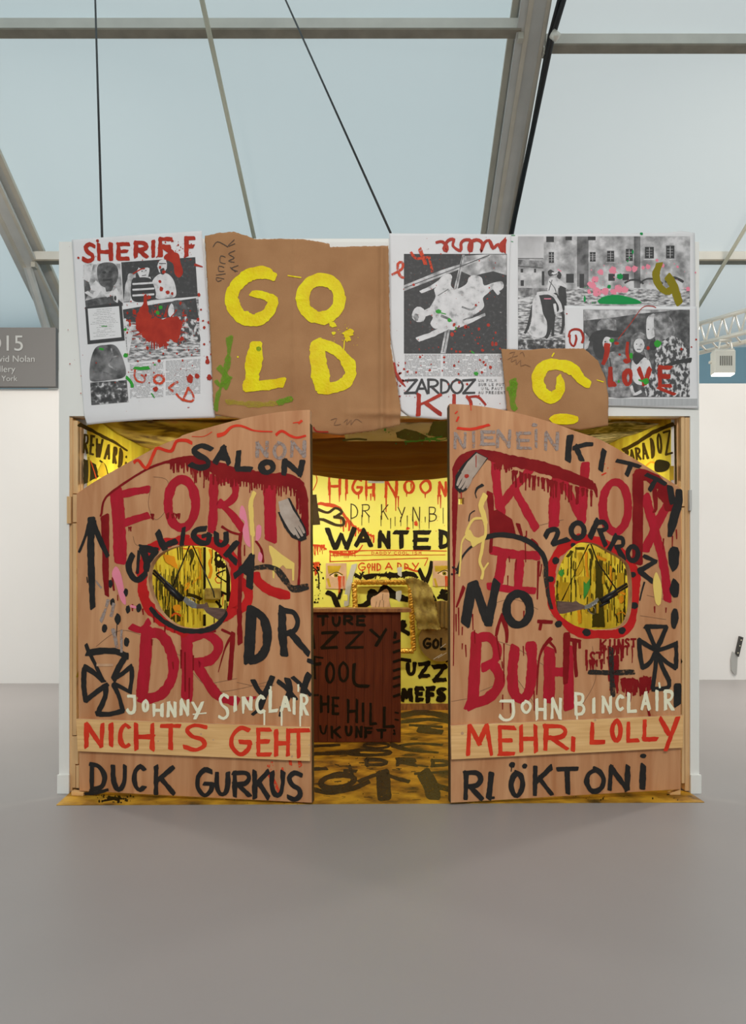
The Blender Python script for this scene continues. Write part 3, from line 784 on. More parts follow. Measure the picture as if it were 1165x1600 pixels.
p.stroke([(364, 990), (362, 1020), (359, 1060)], 7.5, rough=.06); p.stroke([(364, 991), (352, 1012), (341, 1050)], 5, w2=1)
p.drips(236, 240, 806, 3, 3, 8, 2); p.drips(256, 286, 806, 4, 3, 8, 3)
p.drips(200, 206, 826, 2, 3, 8, 2.5)
for x, y, L in ((207, 945, 9), (223, 952, 8), (240, 958, 14), (258, 978, 9), (273, 976, 12), (237, 1000, 8), (289, 1020, 60), (283, 1016, 28), (302, 1025, 22), (270, 1035, 10), (296, 1060, 30)): p.stroke([(x, y), (x+R.uniform(-1, 1), y+L)], 3, w2=2)
p.stroke([(311, 988), (336, 986)], 4); p.stroke([(347, 984), (360, 990)], 4)
p.stroke([(176, 903), (178, 922)], 3); p.stroke([(184, 930), (184, 938)], 1.5)
p.build('painted_band', 'dred', ld, 'dark red dripping band and strokes')
# orange red scribble along the arc
p = LP()
p.stroke([(210, 722), (216, 719), (229, 731), (241.5, 706), (247, 700), (267, 705), (275.7, 690), (290, 688), (299, 692)], 5)
p.stroke([(341, 680.5), (351, 677), (362, 667), (376.5, 665.5), (398, 673), (425, 674.5)], 6, w2=2)
p.stroke([(432, 679), (440, 673.5), (452, 680), (463, 684), (477, 681)], 5, w2=3)
p.stroke([(458, 661), (470, 659)], 1.5); p.stroke([(467, 661), (471, 658)], 4)
p.stroke([(300, 682), (318, 682), (331, 675)], 1.2)
p.build('painted_scribble', 'ored', ld)
p = LP()
p.spatter(416, 1190, 432, 1210, 16, .5, 2); p.stroke([(420, 1208), (430, 1225), (437, 1240)], 7, w2=4); p.stroke([(441, 1200), (442, 1206)], 3)
p.stroke([(453, 1187), (454, 1194)], 5); p.stroke([(468, 1188), (469, 1196)], 6)
p.build('paint_smear', 'oreddry', ld)
# pink, yellow, cream
p = LP()
p.fill([(377, 790), (384, 800), (390, 840), (391, 855), (383, 848), (379, 830), (382, 815), (374, 808)], True)
p.fill([(401, 822), (408, 822), (407, 840), (400, 845)], True); p.fill([(405, 862), (410, 868), (408, 878), (403, 874)], True)
p.fill([(181, 885), (188, 894), (193, 915), (197, 944), (189, 938), (182, 915), (175, 897)], True); p.stroke([(205, 947), (212, 949)], 4)
p.build('paint_blot', 'pink', ld, 'pink paint blots')
p = LP()
p.stroke([(397, 771), (392, 785), (393, 810), (394.5, 835)], 8, w2=7); p.stroke([(394.5, 830), (395, 850), (395, 872)], 3, w2=2.4)
p.fill([(420, 852.4), (424, 853), (439.6, 866), (460, 880), (459.4, 907), (456.5, 907.5), (456, 889), (447, 888.5), (442, 883), (436, 888), (430, 887), (428.4, 904), (426, 903), (425, 874), (420.5, 861)])
p.build('paint_pour', 'pyellow', ld, 'pale yellow enamel pours')
# black letters
p = LP(); p.word(9, [('S', 296, 331, 693, 735, 6), ('A', 334, 362, 696, 726, 5), ('L', 368, 395, 704, 737, 4), ('O', 405, 430, 718, 742), ('N', 440, 475, 717, 744, 4)]); p.build('painted_word', 'black', ld, 'black word SALON')
p = LP(); p.word(5.5, [('N', 399, 420, 689, 716), ('O', 426, 447, 690, 718), ('N', 453, 478, 688, 715)]); p.build('painted_word', 'grey', ld, 'chalky grey word NON')
p = LP(); w = 9
p.stroke([(207, 868), (201, 884), (206, 900), (216, 906), (228, 896)], 9)
p.stroke([(222, 856), (242, 860)], 11); p.stroke([(222, 858), (228, 872), (230, 890)], 11); p.stroke([(243, 862), (233, 876)], 9); p.stroke([(217, 862), (215, 895)], 5)
p.stroke([(247, 833), (252, 846), (257, 857)], 10); p.stroke([(256, 853), (274, 846)], 9)
p.stroke([(287, 826), (284, 851)], 7)
p.stroke([(320, 826), (306, 829), (303, 838), (312, 847), (324, 848), (327, 836)], 9); p.stroke([(326, 835), (317, 838)], 6)
p.stroke([(338, 834), (339, 848), (346, 852), (353, 846), (353, 834)], 9)
p.stroke([(370, 848), (353, 867)], 9); p.stroke([(355, 864), (368, 878)], 9)
p.stroke([(393, 870), (382, 886), (368, 899)], 10); p.stroke([(393, 872), (391, 895), (390, 916)], 11); p.stroke([(376, 888), (390, 898)], 8)
p.build('painted_word', 'black', ld, 'black word curving over the round hole')
p = LP(); p.stroke([(236, 951), (252, 968), (279, 982), (300, 986), (320, 985), (340, 976), (352, 958)], 7, w2=9, rough=.15); p.build('painted_rim', 'black', ld)
p = LP(); p.stroke([(396, 888), (416, 885.5), (432, 890), (445, 906), (458, 920), (478, 917)], 7, w2=11, rough=.15)
p.build('painted_arc', 'blackdry', ld)
p = LP()
p.stroke([(393, 955), (391, 990), (389, 1030)], 17, rough=.05); p.stroke([(394, 954), (410, 964), (417, 985), (416, 1010), (407, 1026), (392, 1032)], 14)
p.stroke([(441, 952), (441, 985), (444, 1021)], 13); p.stroke([(443, 954), (458, 957), (465, 970), (461, 984), (450, 990)], 8); p.stroke([(453, 987), (466, 1003), (481, 1020)], 10); p.stroke([(482, 1032), (487, 1034)], 7)
p.build('painted_word', 'black', ld, 'large black letters DR')
p = LP()
p.stroke([(396, 1064), (404, 1079), (410, 1085)], 8); p.stroke([(425, 1059), (415, 1083), (405, 1108)], 9); p.stroke([(405, 1108), (395, 1116)], 5)
p.stroke([(435, 1065), (448, 1076), (461, 1092)], 7); p.stroke([(449, 1062), (453, 1078), (445, 1100)], 9); p.stroke([(439, 1105), (437, 1118)], 4)
p.stroke([(458, 1059), (470, 1070), (484, 1085)], 7); p.stroke([(482, 1055), (477, 1068), (474, 1082)], 10)
p.build('painted_word', 'black', ld, 'three black crosses')
p = LP()
p.stroke([(143, 812), (142, 860), (144, 920), (145, 948)], 12, w2=9, rough=.08); p.stroke([(140, 816), (133, 840), (124, 862)], 6, w2=4); p.stroke([(145, 815), (156, 842), (168, 868)], 10, w2=7)
for x, y, r in ((173, 912, 4.5), (197, 925, 4.5), (176, 941, 4.5), (200, 952, 4.5), (217, 950, 5), (184, 967, 6), (163.5, 982, 5), (198, 1003, 5)): p.dot(x, y, r*.8, r*1.4)
p.stroke([(183, 975), (182, 996)], 1.2); p.stroke([(136, 902), (137, 910)], 2)
p.build('painted_arrow', 'black', ld, 'black upward arrow with dots')
p = LP()
p.stroke([(135, 1008), (138.7, 1018), (150, 1040), (160, 1062)], 6); p.stroke([(138, 1020), (160, 1017), (182, 1018), (198, 1025)], 10); p.stroke([(196, 1026), (186, 1042), (178, 1060)], 10)
p.stroke([(133, 1042), (148, 1052), (161, 1064)], 8); p.stroke([(132, 1044), (131, 1068), (134, 1095)], 8); p.stroke([(135, 1094), (150, 1082), (167, 1070)], 8); p.stroke([(166, 1072), (164, 1090), (155, 1110)], 8)
p.stroke([(152, 1115), (170, 1116), (191, 1111)], 8); p.stroke([(192, 1110), (186, 1088), (178, 1070)], 7); p.stroke([(178, 1068), (190, 1074), (203, 1081)], 6); p.stroke([(203, 1081), (206, 1060), (206, 1044)], 7); p.stroke([(205, 1041), (192, 1052), (179, 1060)], 7)
p.build('painted_cross', 'black', ld, 'outlined black cross with flared arms')
p = LP(); p.stroke([(169, 938), (164, 955), (158, 970)], 5); p.stroke([(178, 944), (174, 962)], 5); p.stroke([(177, 984), (183, 1010)], 6); p.stroke([(190, 985), (190, 1018)], 4); p.stroke([(150, 908), (158, 918)], 3); p.build('paint_smear', 'grey', ld)
p = LP(); p.rect(151, 1037, 177, 1041); p.build('slot', 'cutwood', ld)
p = LP(); wd = [('J', 197, 213, 1086, 1116), ('O', 222, 233, 1093, 1113), ('H', 239, 255, 1099, 1120), ('N', 261, 276, 1096, 1121), ('N', 281, 296, 1092, 1118), ('Y', 299, 318, 1096, 1124), ('S', 341, 358, 1083, 1125), ('I', 365, 370, 1086, 1112), ('N', 378, 394, 1088, 1110), ('C', 399, 414, 1086, 1115), ('L', 420, 434, 1078, 1113), ('A', 438, 454, 1087, 1112), ('I', 457, 462, 1090, 1117), ('R', 468, 482, 1084, 1118)]
p.word(5, wd); p.stroke([(302, 1116), (322, 1114)], 2.2)
for x, y0, y1 in ((413, 1112, 1132), (440, 1108, 1134), (469, 1112, 1134), (380, 1108, 1114), (466, 1070, 1080), (423, 1073, 1080)): p.stroke([(x, y0), (x, y1)], 3, w2=2.6)
p.build('painted_word', 'cream', ld, 'cream hand lettered words with drips')
p = Paint(LB); p.word(7, [('N', 132, 163, 1129, 1169), ('I', 170, 177, 1129, 1167), ('C', 185, 204, 1129, 1170), ('H', 210, 241, 1129, 1173), ('T', 249, 283, 1131, 1172), ('S', 286, 324, 1130, 1174), ('G', 359, 393, 1134, 1181), ('E', 400, 424, 1137, 1182), ('H', 429, 453, 1139, 1182), ('T', 449, 484, 1138, 1185)]); p.build('painted_word', 'ored', lb, 'orange red words NICHTS GEHT')
p = LP(); p.word(7.5, [('D', 139, 167, 1191, 1237), ('U', 174, 198, 1194, 1236), ('C', 207, 228, 1194, 1237), ('K', 239, 275, 1195, 1243)]); p.stroke([(134, 1240), (150, 1239), (168, 1234)], 5)
p.word(7.5, [('G', 305, 335, 1199, 1245), ('U', 336, 359, 1205, 1244), ('R', 362, 393, 1204, 1246), ('K', 394, 422, 1202, 1248), ('U', 422, 445, 1204, 1245), ('S', 447, 473, 1204, 1252)]); p.build('painted_word', 'black', ld, 'black words DUCK GURKUS')

def hand(surf, parent, arm, fingers, outline, m='handgrey', name='hand_cutout', label=None):
    p = Paint(surf, .0022); p.fill(outline, rough=.3); o1 = p.build('outline', 'black', parent)
    p = Paint(surf, .0032); p.fill(arm)
    for f in fingers: p.stroke(f, smooth=True, rough=.03)
    o = p.build(name, m, parent, label)
    return o
hand(LD, ld, [(435, 784), (450, 779), (458, 797), (468, 812), (466, 822), (456, 826), (446, 818), (438, 803)],
     [[(463, 812, 6), (470, 822, 5), (475, 832, 3.6)], [(459, 816, 6), (467, 828, 5), (472, 837, 3.4)], [(453, 818, 6), (461, 830, 5), (467, 840, 3.4)], [(448, 816, 5), (454, 827, 4.4), (460, 835, 3.2)]],
     [(449, 778), (453, 779), (478, 826), (479, 842), (470, 846), (456, 840), (444, 824), (434, 800), (437, 800), (452, 826), (460, 815)], label='grey paper cutout of a hand pointing down')

# ---- right door
RD = plane_from(702, 4.372, 1064, 4.565)
rd = thing('swing_door', 'right plywood door leaf painted KNOX and BUH with a rifle behind its squarish hole', 'door', (1.88, 4.575, .005))
arc = catmull([(702, 631), (742, 633.6), (793, 642), (852, 657), (900, 674), (937, 687), (979, 710), (1018, 734), (1056, 758), (1063.6, 764)])
RH = [(905, 848), (928, 849), (950, 860), (974, 874), (984, 890), (987, 925), (984, 960), (972, 979), (945, 984), (915, 982), (893, 975), (872, 957), (867, 930), (869, 903), (876, 880), (888, 861)]
RHs = catmull(RH, True)[:-1]
SQ = [(716, 778), (725, 778), (725, 788), (716, 788)]
SQ2 = [(770, 1026), (777, 1026), (777, 1032), (770, 1032)]
prism('plywood_panel', RD, arc+[(1063, 1233), (704, 1254.3)], [RHs, SQ, SQ2], .052, M['ply'], rd, M['cutwood'])
RD.clip = RHs
edge_strip(RD, 702, 634, 704, 1254, rd, .052, side=-1)
rb, RB = board(RD, [(702.8, 1132.8), (1064.6, 1116.6), (1063.4, 1167.2), (703.8, 1185.5)], rd, 'pale pine board with MEHR, LOLLY in orange red', [(722, 1146, 2.6), (929, 1125, 2.2)])
RP = lambda: Paint(RD)
p = RP()
for pts in ([(840, 860), (850, 905), (870, 950)], [(760, 948), (800, 936), (840, 952)], [(735, 990), (800, 1010), (850, 1040)], [(1010, 930), (1050, 940)], [(925, 1010), (930, 1060), (910, 1100)], [(842, 821), (880, 812)], [(800, 1050), (835, 1100)], [(750, 1080), (770, 1072)], [(1000, 962), (1040, 968)], [(705, 1096), (740, 1090)], [(860, 960), (900, 990)]):
    p.stroke(pts, .7)
p.build('pencil_line', 'inkf', rd)
p = RP()
p.stroke([(773, 722), (776, 760), (780, 790)], 14); p.stroke([(826, 736), (806, 758), (785, 786)], 13); p.stroke([(803, 764), (820, 795), (836, 824)], 13); p.stroke([(782, 782), (782, 800)], 14)
p.stroke([(871, 745), (866, 780), (865, 818)], 17); p.stroke([(880, 750), (895, 784), (907, 810)], 12); p.stroke([(914, 727), (911, 770), (908, 812)], 14)
p.ring(961, 792, 20, 39, 13)
p.stroke([(1008, 778), (1020, 820), (1036, 880), (1042, 936)], 15, w2=13); p.stroke([(1044, 786), (1024, 822), (1008, 858)], 14)
p.build('painted_word', 'red', rd, 'crimson word KNOX')
p = RP()
p.stroke([(770, 860), (800, 866), (838, 868)], 14); p.stroke([(784, 872), (780, 900), (776, 912)], 15); p.stroke([(812, 870), (810, 900), (809, 922)], 14); p.stroke([(764, 916), (800, 921), (833, 923)], 11)
p.build('painted_symbol', 'red', rd, 'crimson double barred sign')
p = RP()
p.stroke([(744, 996), (741, 1050), (738, 1102)], 18, rough=.05); p.stroke([(744, 998), (762, 995), (775, 1010), (774, 1030), (756, 1042)], 14); p.stroke([(768, 1036), (780, 1056), (776, 1076), (758, 1093), (732, 1100)], 16)
p.stroke([(804, 1014), (800, 1050), (803, 1082), (815, 1092), (826, 1080), (831, 1040), (829, 1008)], 16)
p.stroke([(858, 1018), (858, 1055), (857, 1092)], 18, rough=.05); p.stroke([(887, 1014), (888, 1060), (888, 1104)], 16, rough=.06); p.stroke([(862, 1050), (886, 1050)], 14)
p.build('painted_word', 'red', rd, 'crimson word BUH')
p = RP()
p.stroke([(900, 846), (880, 856), (866, 872), (860, 900), (860, 930), (866, 952), (885, 974), (905, 988), (940, 991), (970, 988), (986, 970), (991, 935), (992, 900), (985, 880), (970, 864), (945, 850), (920, 842), (900, 843)], 14, rough=.14)
p.build('painted_ring', 'sred', rd, 'scarlet ring round the squarish hole')
p = RP()
p.stroke([(708, 1040, 1.5), (709, 950, 2), (709, 880, 4), (710, 800, 8), (711, 735, 9)], rough=.1)
p.stroke([(710, 735, 9), (722, 718, 14), (744, 710, 14), (762, 711, 16), (798, 720, 18), (838, 728, 18), (870, 738, 18), (900, 749, 16), (922, 757, 14)], rough=.1)
p.stroke([(926, 758), (930, 766), (932, 776)], 8, w2=3); p.drips(770, 800, 728, 8, 4, 10, 3); p.drips(800, 925, 738, 26, 6, 24, 3.2, 770)
p.stroke([(996, 742), (996, 800), (995, 876)], 17, rough=.05)
p.stroke([(996, 742), (1012, 744), (1028, 755), (1042, 770), (1046, 792)], 18); p.stroke([(1022, 765), (1024, 795), (1020, 800)], 8, w2=3); p.stroke([(1030, 770), (1042, 784)], 12)
p.stroke([(765, 772), (768, 820), (766, 862)], 10, w2=5); p.fill([(768, 800), (776, 796), (800, 812), (806, 836), (768, 836)], rough=.4); p.stroke([(809, 820), (815, 838)], 7, w2=4)
p.stroke([(724, 918), (719, 932), (713, 948)], 6, w2=3); p.stroke([(784, 960), (778, 978), (775, 992)], 5); p.stroke([(785, 965), (791, 985), (791, 1003)], 8, w2=4); p.stroke([(775, 992), (781, 1030)], 2.5)
p.stroke([(841, 878), (840, 905), (839, 936)], 4.5, w2=2); p.stroke([(846, 882), (843, 900)], 2)
p.stroke([(841, 971), (861, 972)], 6); p.stroke([(845, 973), (843, 983)], 5); p.stroke([(830, 844), (838, 850), (842, 862)], 6, w2=2)
p.stroke([(860, 998), (848, 1012), (841, 1035), (838, 1085)], 6, w2=2); p.stroke([(857, 1002), (866, 1012), (868, 1020)], 5, w2=2)
p.stroke([(885, 992), (884, 1030), (883, 1066)], 11, w2=8); p.stroke([(897, 1000), (898, 1030), (900, 1056)], 7, w2=5); p.stroke([(884, 998), (905, 1002)], 6); p.stroke([(905, 1002), (905, 1012)], 4)
for x, y, L in ((716, 950, 42), (712, 960, 26), (722, 980, 12), (727, 1008, 18), (738, 960, 24), (741, 985, 20), (818, 955, 20), (817, 1010, 14), (722, 1006, 8), (787, 1006, 60), (784, 1034, 10), (795, 870, 8), (793, 900, 14), (806, 875, 16), (785, 1086, 22), (834, 1080, 30), (797, 1100, 14), (820, 838, 40), (822, 830, 18), (1022, 948, 9), (1040, 950, 7), (1036, 842, 16), (1050, 838, 22), (1056, 828, 14)): p.stroke([(x, y), (x+R.uniform(-1, 1), y+L)], 2.2, w2=1.5, smooth=False)
# small dripping words: KUNST, and two lines below
p.word(3.6, [('K', 936, 948, 998, 1016), ('U', 951, 961, 998, 1024), ('N', 964, 974, 998, 1022), ('S', 975, 983, 997, 1012), ('T', 984, 994, 997, 1012), ('I', 913, 918, 1015, 1040), ('S', 920, 930, 1018, 1040), ('T', 930, 942, 1018, 1030)])
p.drips(936, 990, 1012, 9, 8, 26, 3); p.drips(913, 942, 1034, 5, 6, 20, 3.2)
p.word(4, [('A', 952, 966, 1054, 1080), ('N', 972, 988, 1060, 1082), ('N', 992, 1004, 1062, 1082), ('D', 1004, 1016, 1056, 1084)])
p.drips(948, 968, 1030, 4, 30, 60, 6); p.drips(972, 992, 1065, 4, 12, 34, 6); p.drips(996, 1018, 1062, 5, 8, 26, 4)
p.stroke([(1012, 1108), (1014, 1118)], 4)
p.build('painted_band', 'dred', rd, 'dark red dripping band, strokes and small words')
p = RP(); p.stroke([(715, 669), (737, 670.5), (763, 664)], 4.5); p.stroke([(713, 658), (716, 652)], 3); p.stroke([(711, 646), (714, 643)], 2); p.stroke([(735, 630.5), (735.5, 641)], 1.4)
p.stroke([(940, 742), (946, 739)], 2); p.spatter(935, 725, 960, 745, 6, .4, 1)
p.build('painted_scribble', 'ored', rd)
p = RP(); p.word(5, [('N', 708, 728, 675, 702), ('I', 737, 742, 673, 700), ('E', 750, 773, 673, 696), ('N', 775, 798, 671, 700), ('E', 806, 830, 675, 702), ('I', 833, 841, 670, 700), ('N', 850, 872, 674, 704)]); p.dot(834, 664, 5, 3); p.build('painted_word', 'grey', rd, 'chalky grey word NIENEIN')
p = RP()
p.stroke([(890, 683), (888, 700), (887, 718)], 10); p.stroke([(896, 700), (912, 695), (924, 694)], 6.5); p.stroke([(899, 698), (908, 718)], 8)
p.stroke([(943, 705), (940, 720), (938, 733)], 8.5); p.stroke([(964, 720), (982, 724), (998, 729)], 6.5); p.stroke([(985, 726), (979, 741)], 7.5)
p.stroke([(1010, 742), (1024, 748), (1038, 756)], 7); p.stroke([(1023, 751), (1015, 765)], 7)
p.build('painted_word', 'black', rd, 'black letters stepping down the arched top')
p = RP()
p.stroke([(1046, 762), (1048, 774), (1050, 784)], 10); p.stroke([(1060, 768, 10), (1059, 785, 13), (1052, 810, 14), (1046, 836, 8)], rough=.08)
p.dot(1052, 873, 9, 20); p.dot(1053, 920, 7.5, 15); p.dot(1053, 966, 6, 16); p.stroke([(1058, 1072), (1057.5, 1099)], 12, rough=.05)
p.build('painted_marks', 'black', rd, 'black blots down the hinge side')
p = RP()
p.stroke([(852, 838), (856, 830), (866, 827), (871, 832), (864, 849)], 8); p.stroke([(864, 850), (886, 843)], 8)
p.ring(902, 829, 10, 12, 8); p.stroke([(933, 814), (926, 828), (922, 839)], 9); p.stroke([(930, 817), (942, 816), (947, 825), (938, 829)], 7.5); p.stroke([(936, 828), (945, 851)], 8)
p.stroke([(962, 838), (956, 850), (950, 861)], 8); p.stroke([(960, 839), (972, 842), (972, 852), (962, 855)], 7); p.stroke([(964, 856), (974, 874)], 8)
p.ring(988, 865, 8, 11, 7.5); p.stroke([(1006, 869), (1024, 877)], 6); p.stroke([(1022, 878), (998, 892)], 8); p.stroke([(999, 893), (1017, 907)], 8)
p.stroke([(1006, 910), (1002, 924), (999, 938)], 3, w2=2)
p.build('painted_word', 'black', rd, 'black word curving over the squarish hole')
p = RP()
for x, y, r in ((867.5, 876, 5.5), (859.5, 905, 5), (872, 975, 5.5), (916, 988, 6), (971, 985, 5.5), (990, 946, 5.5), (988, 898, 4.5), (895, 852, 4)): p.dot(x, y, r*1.1, r, .12)
p.build('painted_dots', 'black', rd)
p = RP()
p.stroke([(737, 914), (732, 942), (727, 972)], 16, rough=.05); p.stroke([(741, 912), (752, 945), (762, 974)], 13, rough=.06); p.stroke([(775, 911), (769, 940), (763, 972)], 13, rough=.06)
p.ring(809, 952, 18, 24.5, 13)
p.build('painted_word', 'black', rd, 'large black word NO')
p = RP()
p.stroke([(760, 839), (780, 835.5), (807, 839), (830, 849), (847, 866), (852, 880)], 8, rough=.06); p.stroke([(755, 843), (735, 855), (722, 870), (715, 888)], 3.5); p.spatter(705, 884, 718, 898, 14, 1, 3)
p.stroke([(753, 758), (745, 763), (742, 771)], 5, w2=2); p.stroke([(742, 771), (744, 778)], 1.5); p.stroke([(741, 798), (734, 803), (732, 814)], 1.8)
p.build('painted_arc', 'black', rd)
p = RP(); p.stroke([(852, 880), (853, 905), (856, 930), (861, 950)], 8, w2=5); p.build('paint_smear', 'blackdry', rd)
p = RP()
p.stroke([(921, 1050), (955, 1051), (988, 1050)], 8); p.stroke([(954, 1014), (955, 1050), (957, 1086)], 8, rough=.12)
p.build('painted_cross', 'blackdry', rd, 'plain black cross')
p = RP()
for pts in ([(1008, 979), (1040, 979)], [(1010, 980), (1018, 1000), (1024, 1014)], [(1040, 980), (1032, 1000), (1025, 1014)], [(998, 1000), (999, 1020), (1003, 1043)], [(998, 1000), (1010, 1008), (1024, 1016)], [(1003, 1043), (1014, 1036), (1023, 1020)], [(1055, 1005), (1056, 1022), (1055, 1043)], [(1055, 1006), (1040, 1012), (1026, 1016)], [(1054, 1043), (1040, 1034), (1027, 1022)],
            [(1025, 1020), (1023, 1045), (1019, 1075)], [(1026, 1020), (1034, 1042), (1044, 1062)], [(1044, 1062), (1043, 1074), (1020, 1077)]):
    p.stroke(pts, 7, rough=.1)
p.build('painted_cross', 'black', rd, 'outlined black cross with triangular arms')
p = RP(); p.fill([(1024, 894), (1028, 900), (1033, 918), (1031, 944), (1024, 943), (1020, 920), (1020, 905)], True); p.build('paint_blot', 'pyellow', rd, 'pale yellow teardrop')
p = RP()
p.stroke([(757, 775), (751, 790), (755, 805), (758, 818)], 9, w2=7); p.stroke([(758, 815), (758, 835), (755, 843), (752, 862), (749, 878), (754, 892), (752, 904)], 5, w2=4)
p.stroke([(753, 810), (740, 811), (732, 822), (728, 834)], 4); p.fill([(728, 830), (734, 828), (740, 838), (748, 840), (756, 836), (753, 846), (746, 850), (738, 855), (734, 846), (727, 842)], True)
p.stroke([(728, 836), (721, 848), (719, 875), (717, 900)], 3, w2=2.6); p.stroke([(762, 880), (754, 892)], 3)
p.build('paint_pour', 'pyellow', rd, 'pale yellow enamel drips')
p = RP(); p.word(5, [('J', 778, 804, 1093, 1127), ('O', 813, 830, 1094, 1115), ('H', 836, 853, 1091, 1125), ('N', 860, 877, 1090, 1124), ('B', 897, 914, 1082, 1118), ('I', 925, 929, 1090, 1115), ('N', 939, 955, 1087, 1115), ('C', 961, 974, 1085, 1111), ('L', 979, 994, 1082, 1114), ('A', 1000, 1016, 1080, 1110), ('I', 1023, 1028, 1078, 1111), ('R', 1036, 1052, 1078, 1110)]); p.stroke([(1029, 1067), (1030, 1074)], 3); p.stroke([(900, 1112), (901, 1123)], 3)
p.build('painted_word', 'cream', rd, 'cream hand lettered words')
p = Paint(RB); p.word(7, [('M', 727, 769, 1131, 1182), ('E', 777, 805, 1134, 1180), ('H', 811, 839, 1132, 1176), ('R', 848, 887, 1132, 1173), (',', 892, 898, 1150, 1175), ('L', 921, 945, 1128, 1163), ('O', 953, 972, 1123, 1160), ('L', 978, 999, 1127, 1160), ('L', 1003, 1027, 1124, 1158), ('Y', 1028, 1061, 1120, 1174)]); p.build('painted_word', 'ored', rb, 'orange red words MEHR, LOLLY')
p = RP(); p.word(8, [('R', 723, 755, 1204, 1251), ('O', 795, 819, 1204, 1247), ('K', 831, 864, 1195, 1244), ('T', 868, 904, 1198, 1242), ('O', 913, 945, 1199, 1240), ('N', 949, 984, 1195, 1236)]); p.stroke([(767, 1209), (765, 1230), (763, 1246)], 9); p.stroke([(764, 1247), (771, 1246)], 4)
p.dot(799.6, 1195, 4.5); p.dot(819, 1197, 4); p.stroke([(799, 1198), (798, 1205)], 1.5); p.stroke([(1004, 1197), (1003, 1230)], 10); p.dot(1004, 1181, 5.5, 3.6)
p.build('painted_word', 'black', rd, 'black words RI OKTONI')
hand(RD, rd, [(744, 708), (760, 716), (752, 728), (742, 742), (734, 752), (724, 748), (720, 738), (730, 722)],
     [[(722, 742, 6), (717, 750, 5), (714, 758, 3.4)], [(727, 744, 6), (721, 756, 5), (717, 762, 3.4)], [(732, 746, 6), (727, 757, 5), (722, 764, 3.4)], [(736, 744, 5), (733, 754, 4.4), (729, 762, 3.2)]],
     [(743, 706), (762, 716), (757, 722), (738, 748), (728, 766), (718, 771), (710, 762), (711, 744), (722, 726)], label='pale paper cutout of a hand pointing down')
p = Paint(RD, .0044); p.dot(728.5, 744, 4, 3.2); p.stroke([(743, 712), (743, 730)], 1.2); p.stroke([(720, 770), (720, 778)], 2); p.build('red_mark', 'bred', rd)

# ================================================================== posters and canvases on the fascia
def along(pts, n):
    L = [0]
    for a, c in zip(pts, pts[1:]): L.append(L[-1]+math.dist(a, c))
    out = []
    for i in range(n+1):
        t = L[-1]*i/n; k = 0
        while k < len(pts)-2 and L[k+1] < t: k += 1
        s_ = (t-L[k])/max(1e-9, L[k+1]-L[k]); out.append((pts[k][0]+(pts[k+1][0]-pts[k][0])*s_, pts[k][1]+(pts[k+1][1]-pts[k][1])*s_))
    return out
def coons(name, surf, top, bottom, left, right, m, parent=None, nu=50, nv=50, thick=.0008, rough=0.):
    T, Bt, Lf, Rt = along(top, nu), along(bottom, nu), along(left, nv), along(right, nv)
    vs = []; fs = []
    for j in range(nv+1):
        v = j/nv
        for i in range(nu+1):
            u = i/nu
            P = [(1-v)*T[i][c]+v*Bt[i][c]+(1-u)*Lf[j][c]+u*Rt[j][c]-((1-u)*(1-v)*T[0][c]+u*(1-v)*T[-1][c]+(1-u)*v*Bt[0][c]+u*v*Bt[-1][c]) for c in (0, 1)]
            if rough and (i in (0, nu) or j in (0, nv)): P = [P[0]+R.uniform(-rough, rough), P[1]+R.uniform(-rough, rough)]
            vs.append(surf.hit(P[0], P[1], 0))
    for j in range(nv):
        for i in range(nu):
            a = j*(nu+1)+i; fs.append((a, a+nu+1, a+nu+2, a+1))
    o = link(name, mesh(name, vs, fs, True), m, parent)
    md = o.modifiers.new('thickness', 'SOLIDIFY'); md.thickness = thick; md.offset = -1
    return o
def poster(name, label, cat, y0, curl_z=2.36, curl=1.2, wr=.0, crease=None):
    t = thing(name, label, cat, (0, y0, 2.4))
    def f(x, z):
        y = y0
        if z < curl_z: y += curl*(curl_z-z)**2*4
        if wr:
            y -= wr*(noise.noise(Vector((x*3.1+y0*50, z*2.3, 1)))+.5*noise.noise(Vector((x*8, z*6, 4))))
        if crease: y += crease(x, z)
        return y
    return t, Sheet(f)
def smalltext(p, x0, x1, y0, y1, step=2.2, h=.75, gap=.25, slant=0.):
    p.off(); y = y0
    while y < y1:
        x = x0
        while x < x1:
            L = R.uniform(2, 7)
            if R.random() > .12:
                o = p.base+Paint.lay[id(p.s)]*.000006; xe = min(x1, x+L); s0 = slant*(x-x0); s1 = slant*(xe-x0)
                p.b.add([p.s.hit(x, y+s0, o), p.s.hit(x, y+h+s0, o), p.s.hit(xe, y+h+s1, o), p.s.hit(xe, y+s1, o)], [(0, 1, 2, 3)])
            x += L+R.uniform(.5, 1.2)
        y += step
    return p

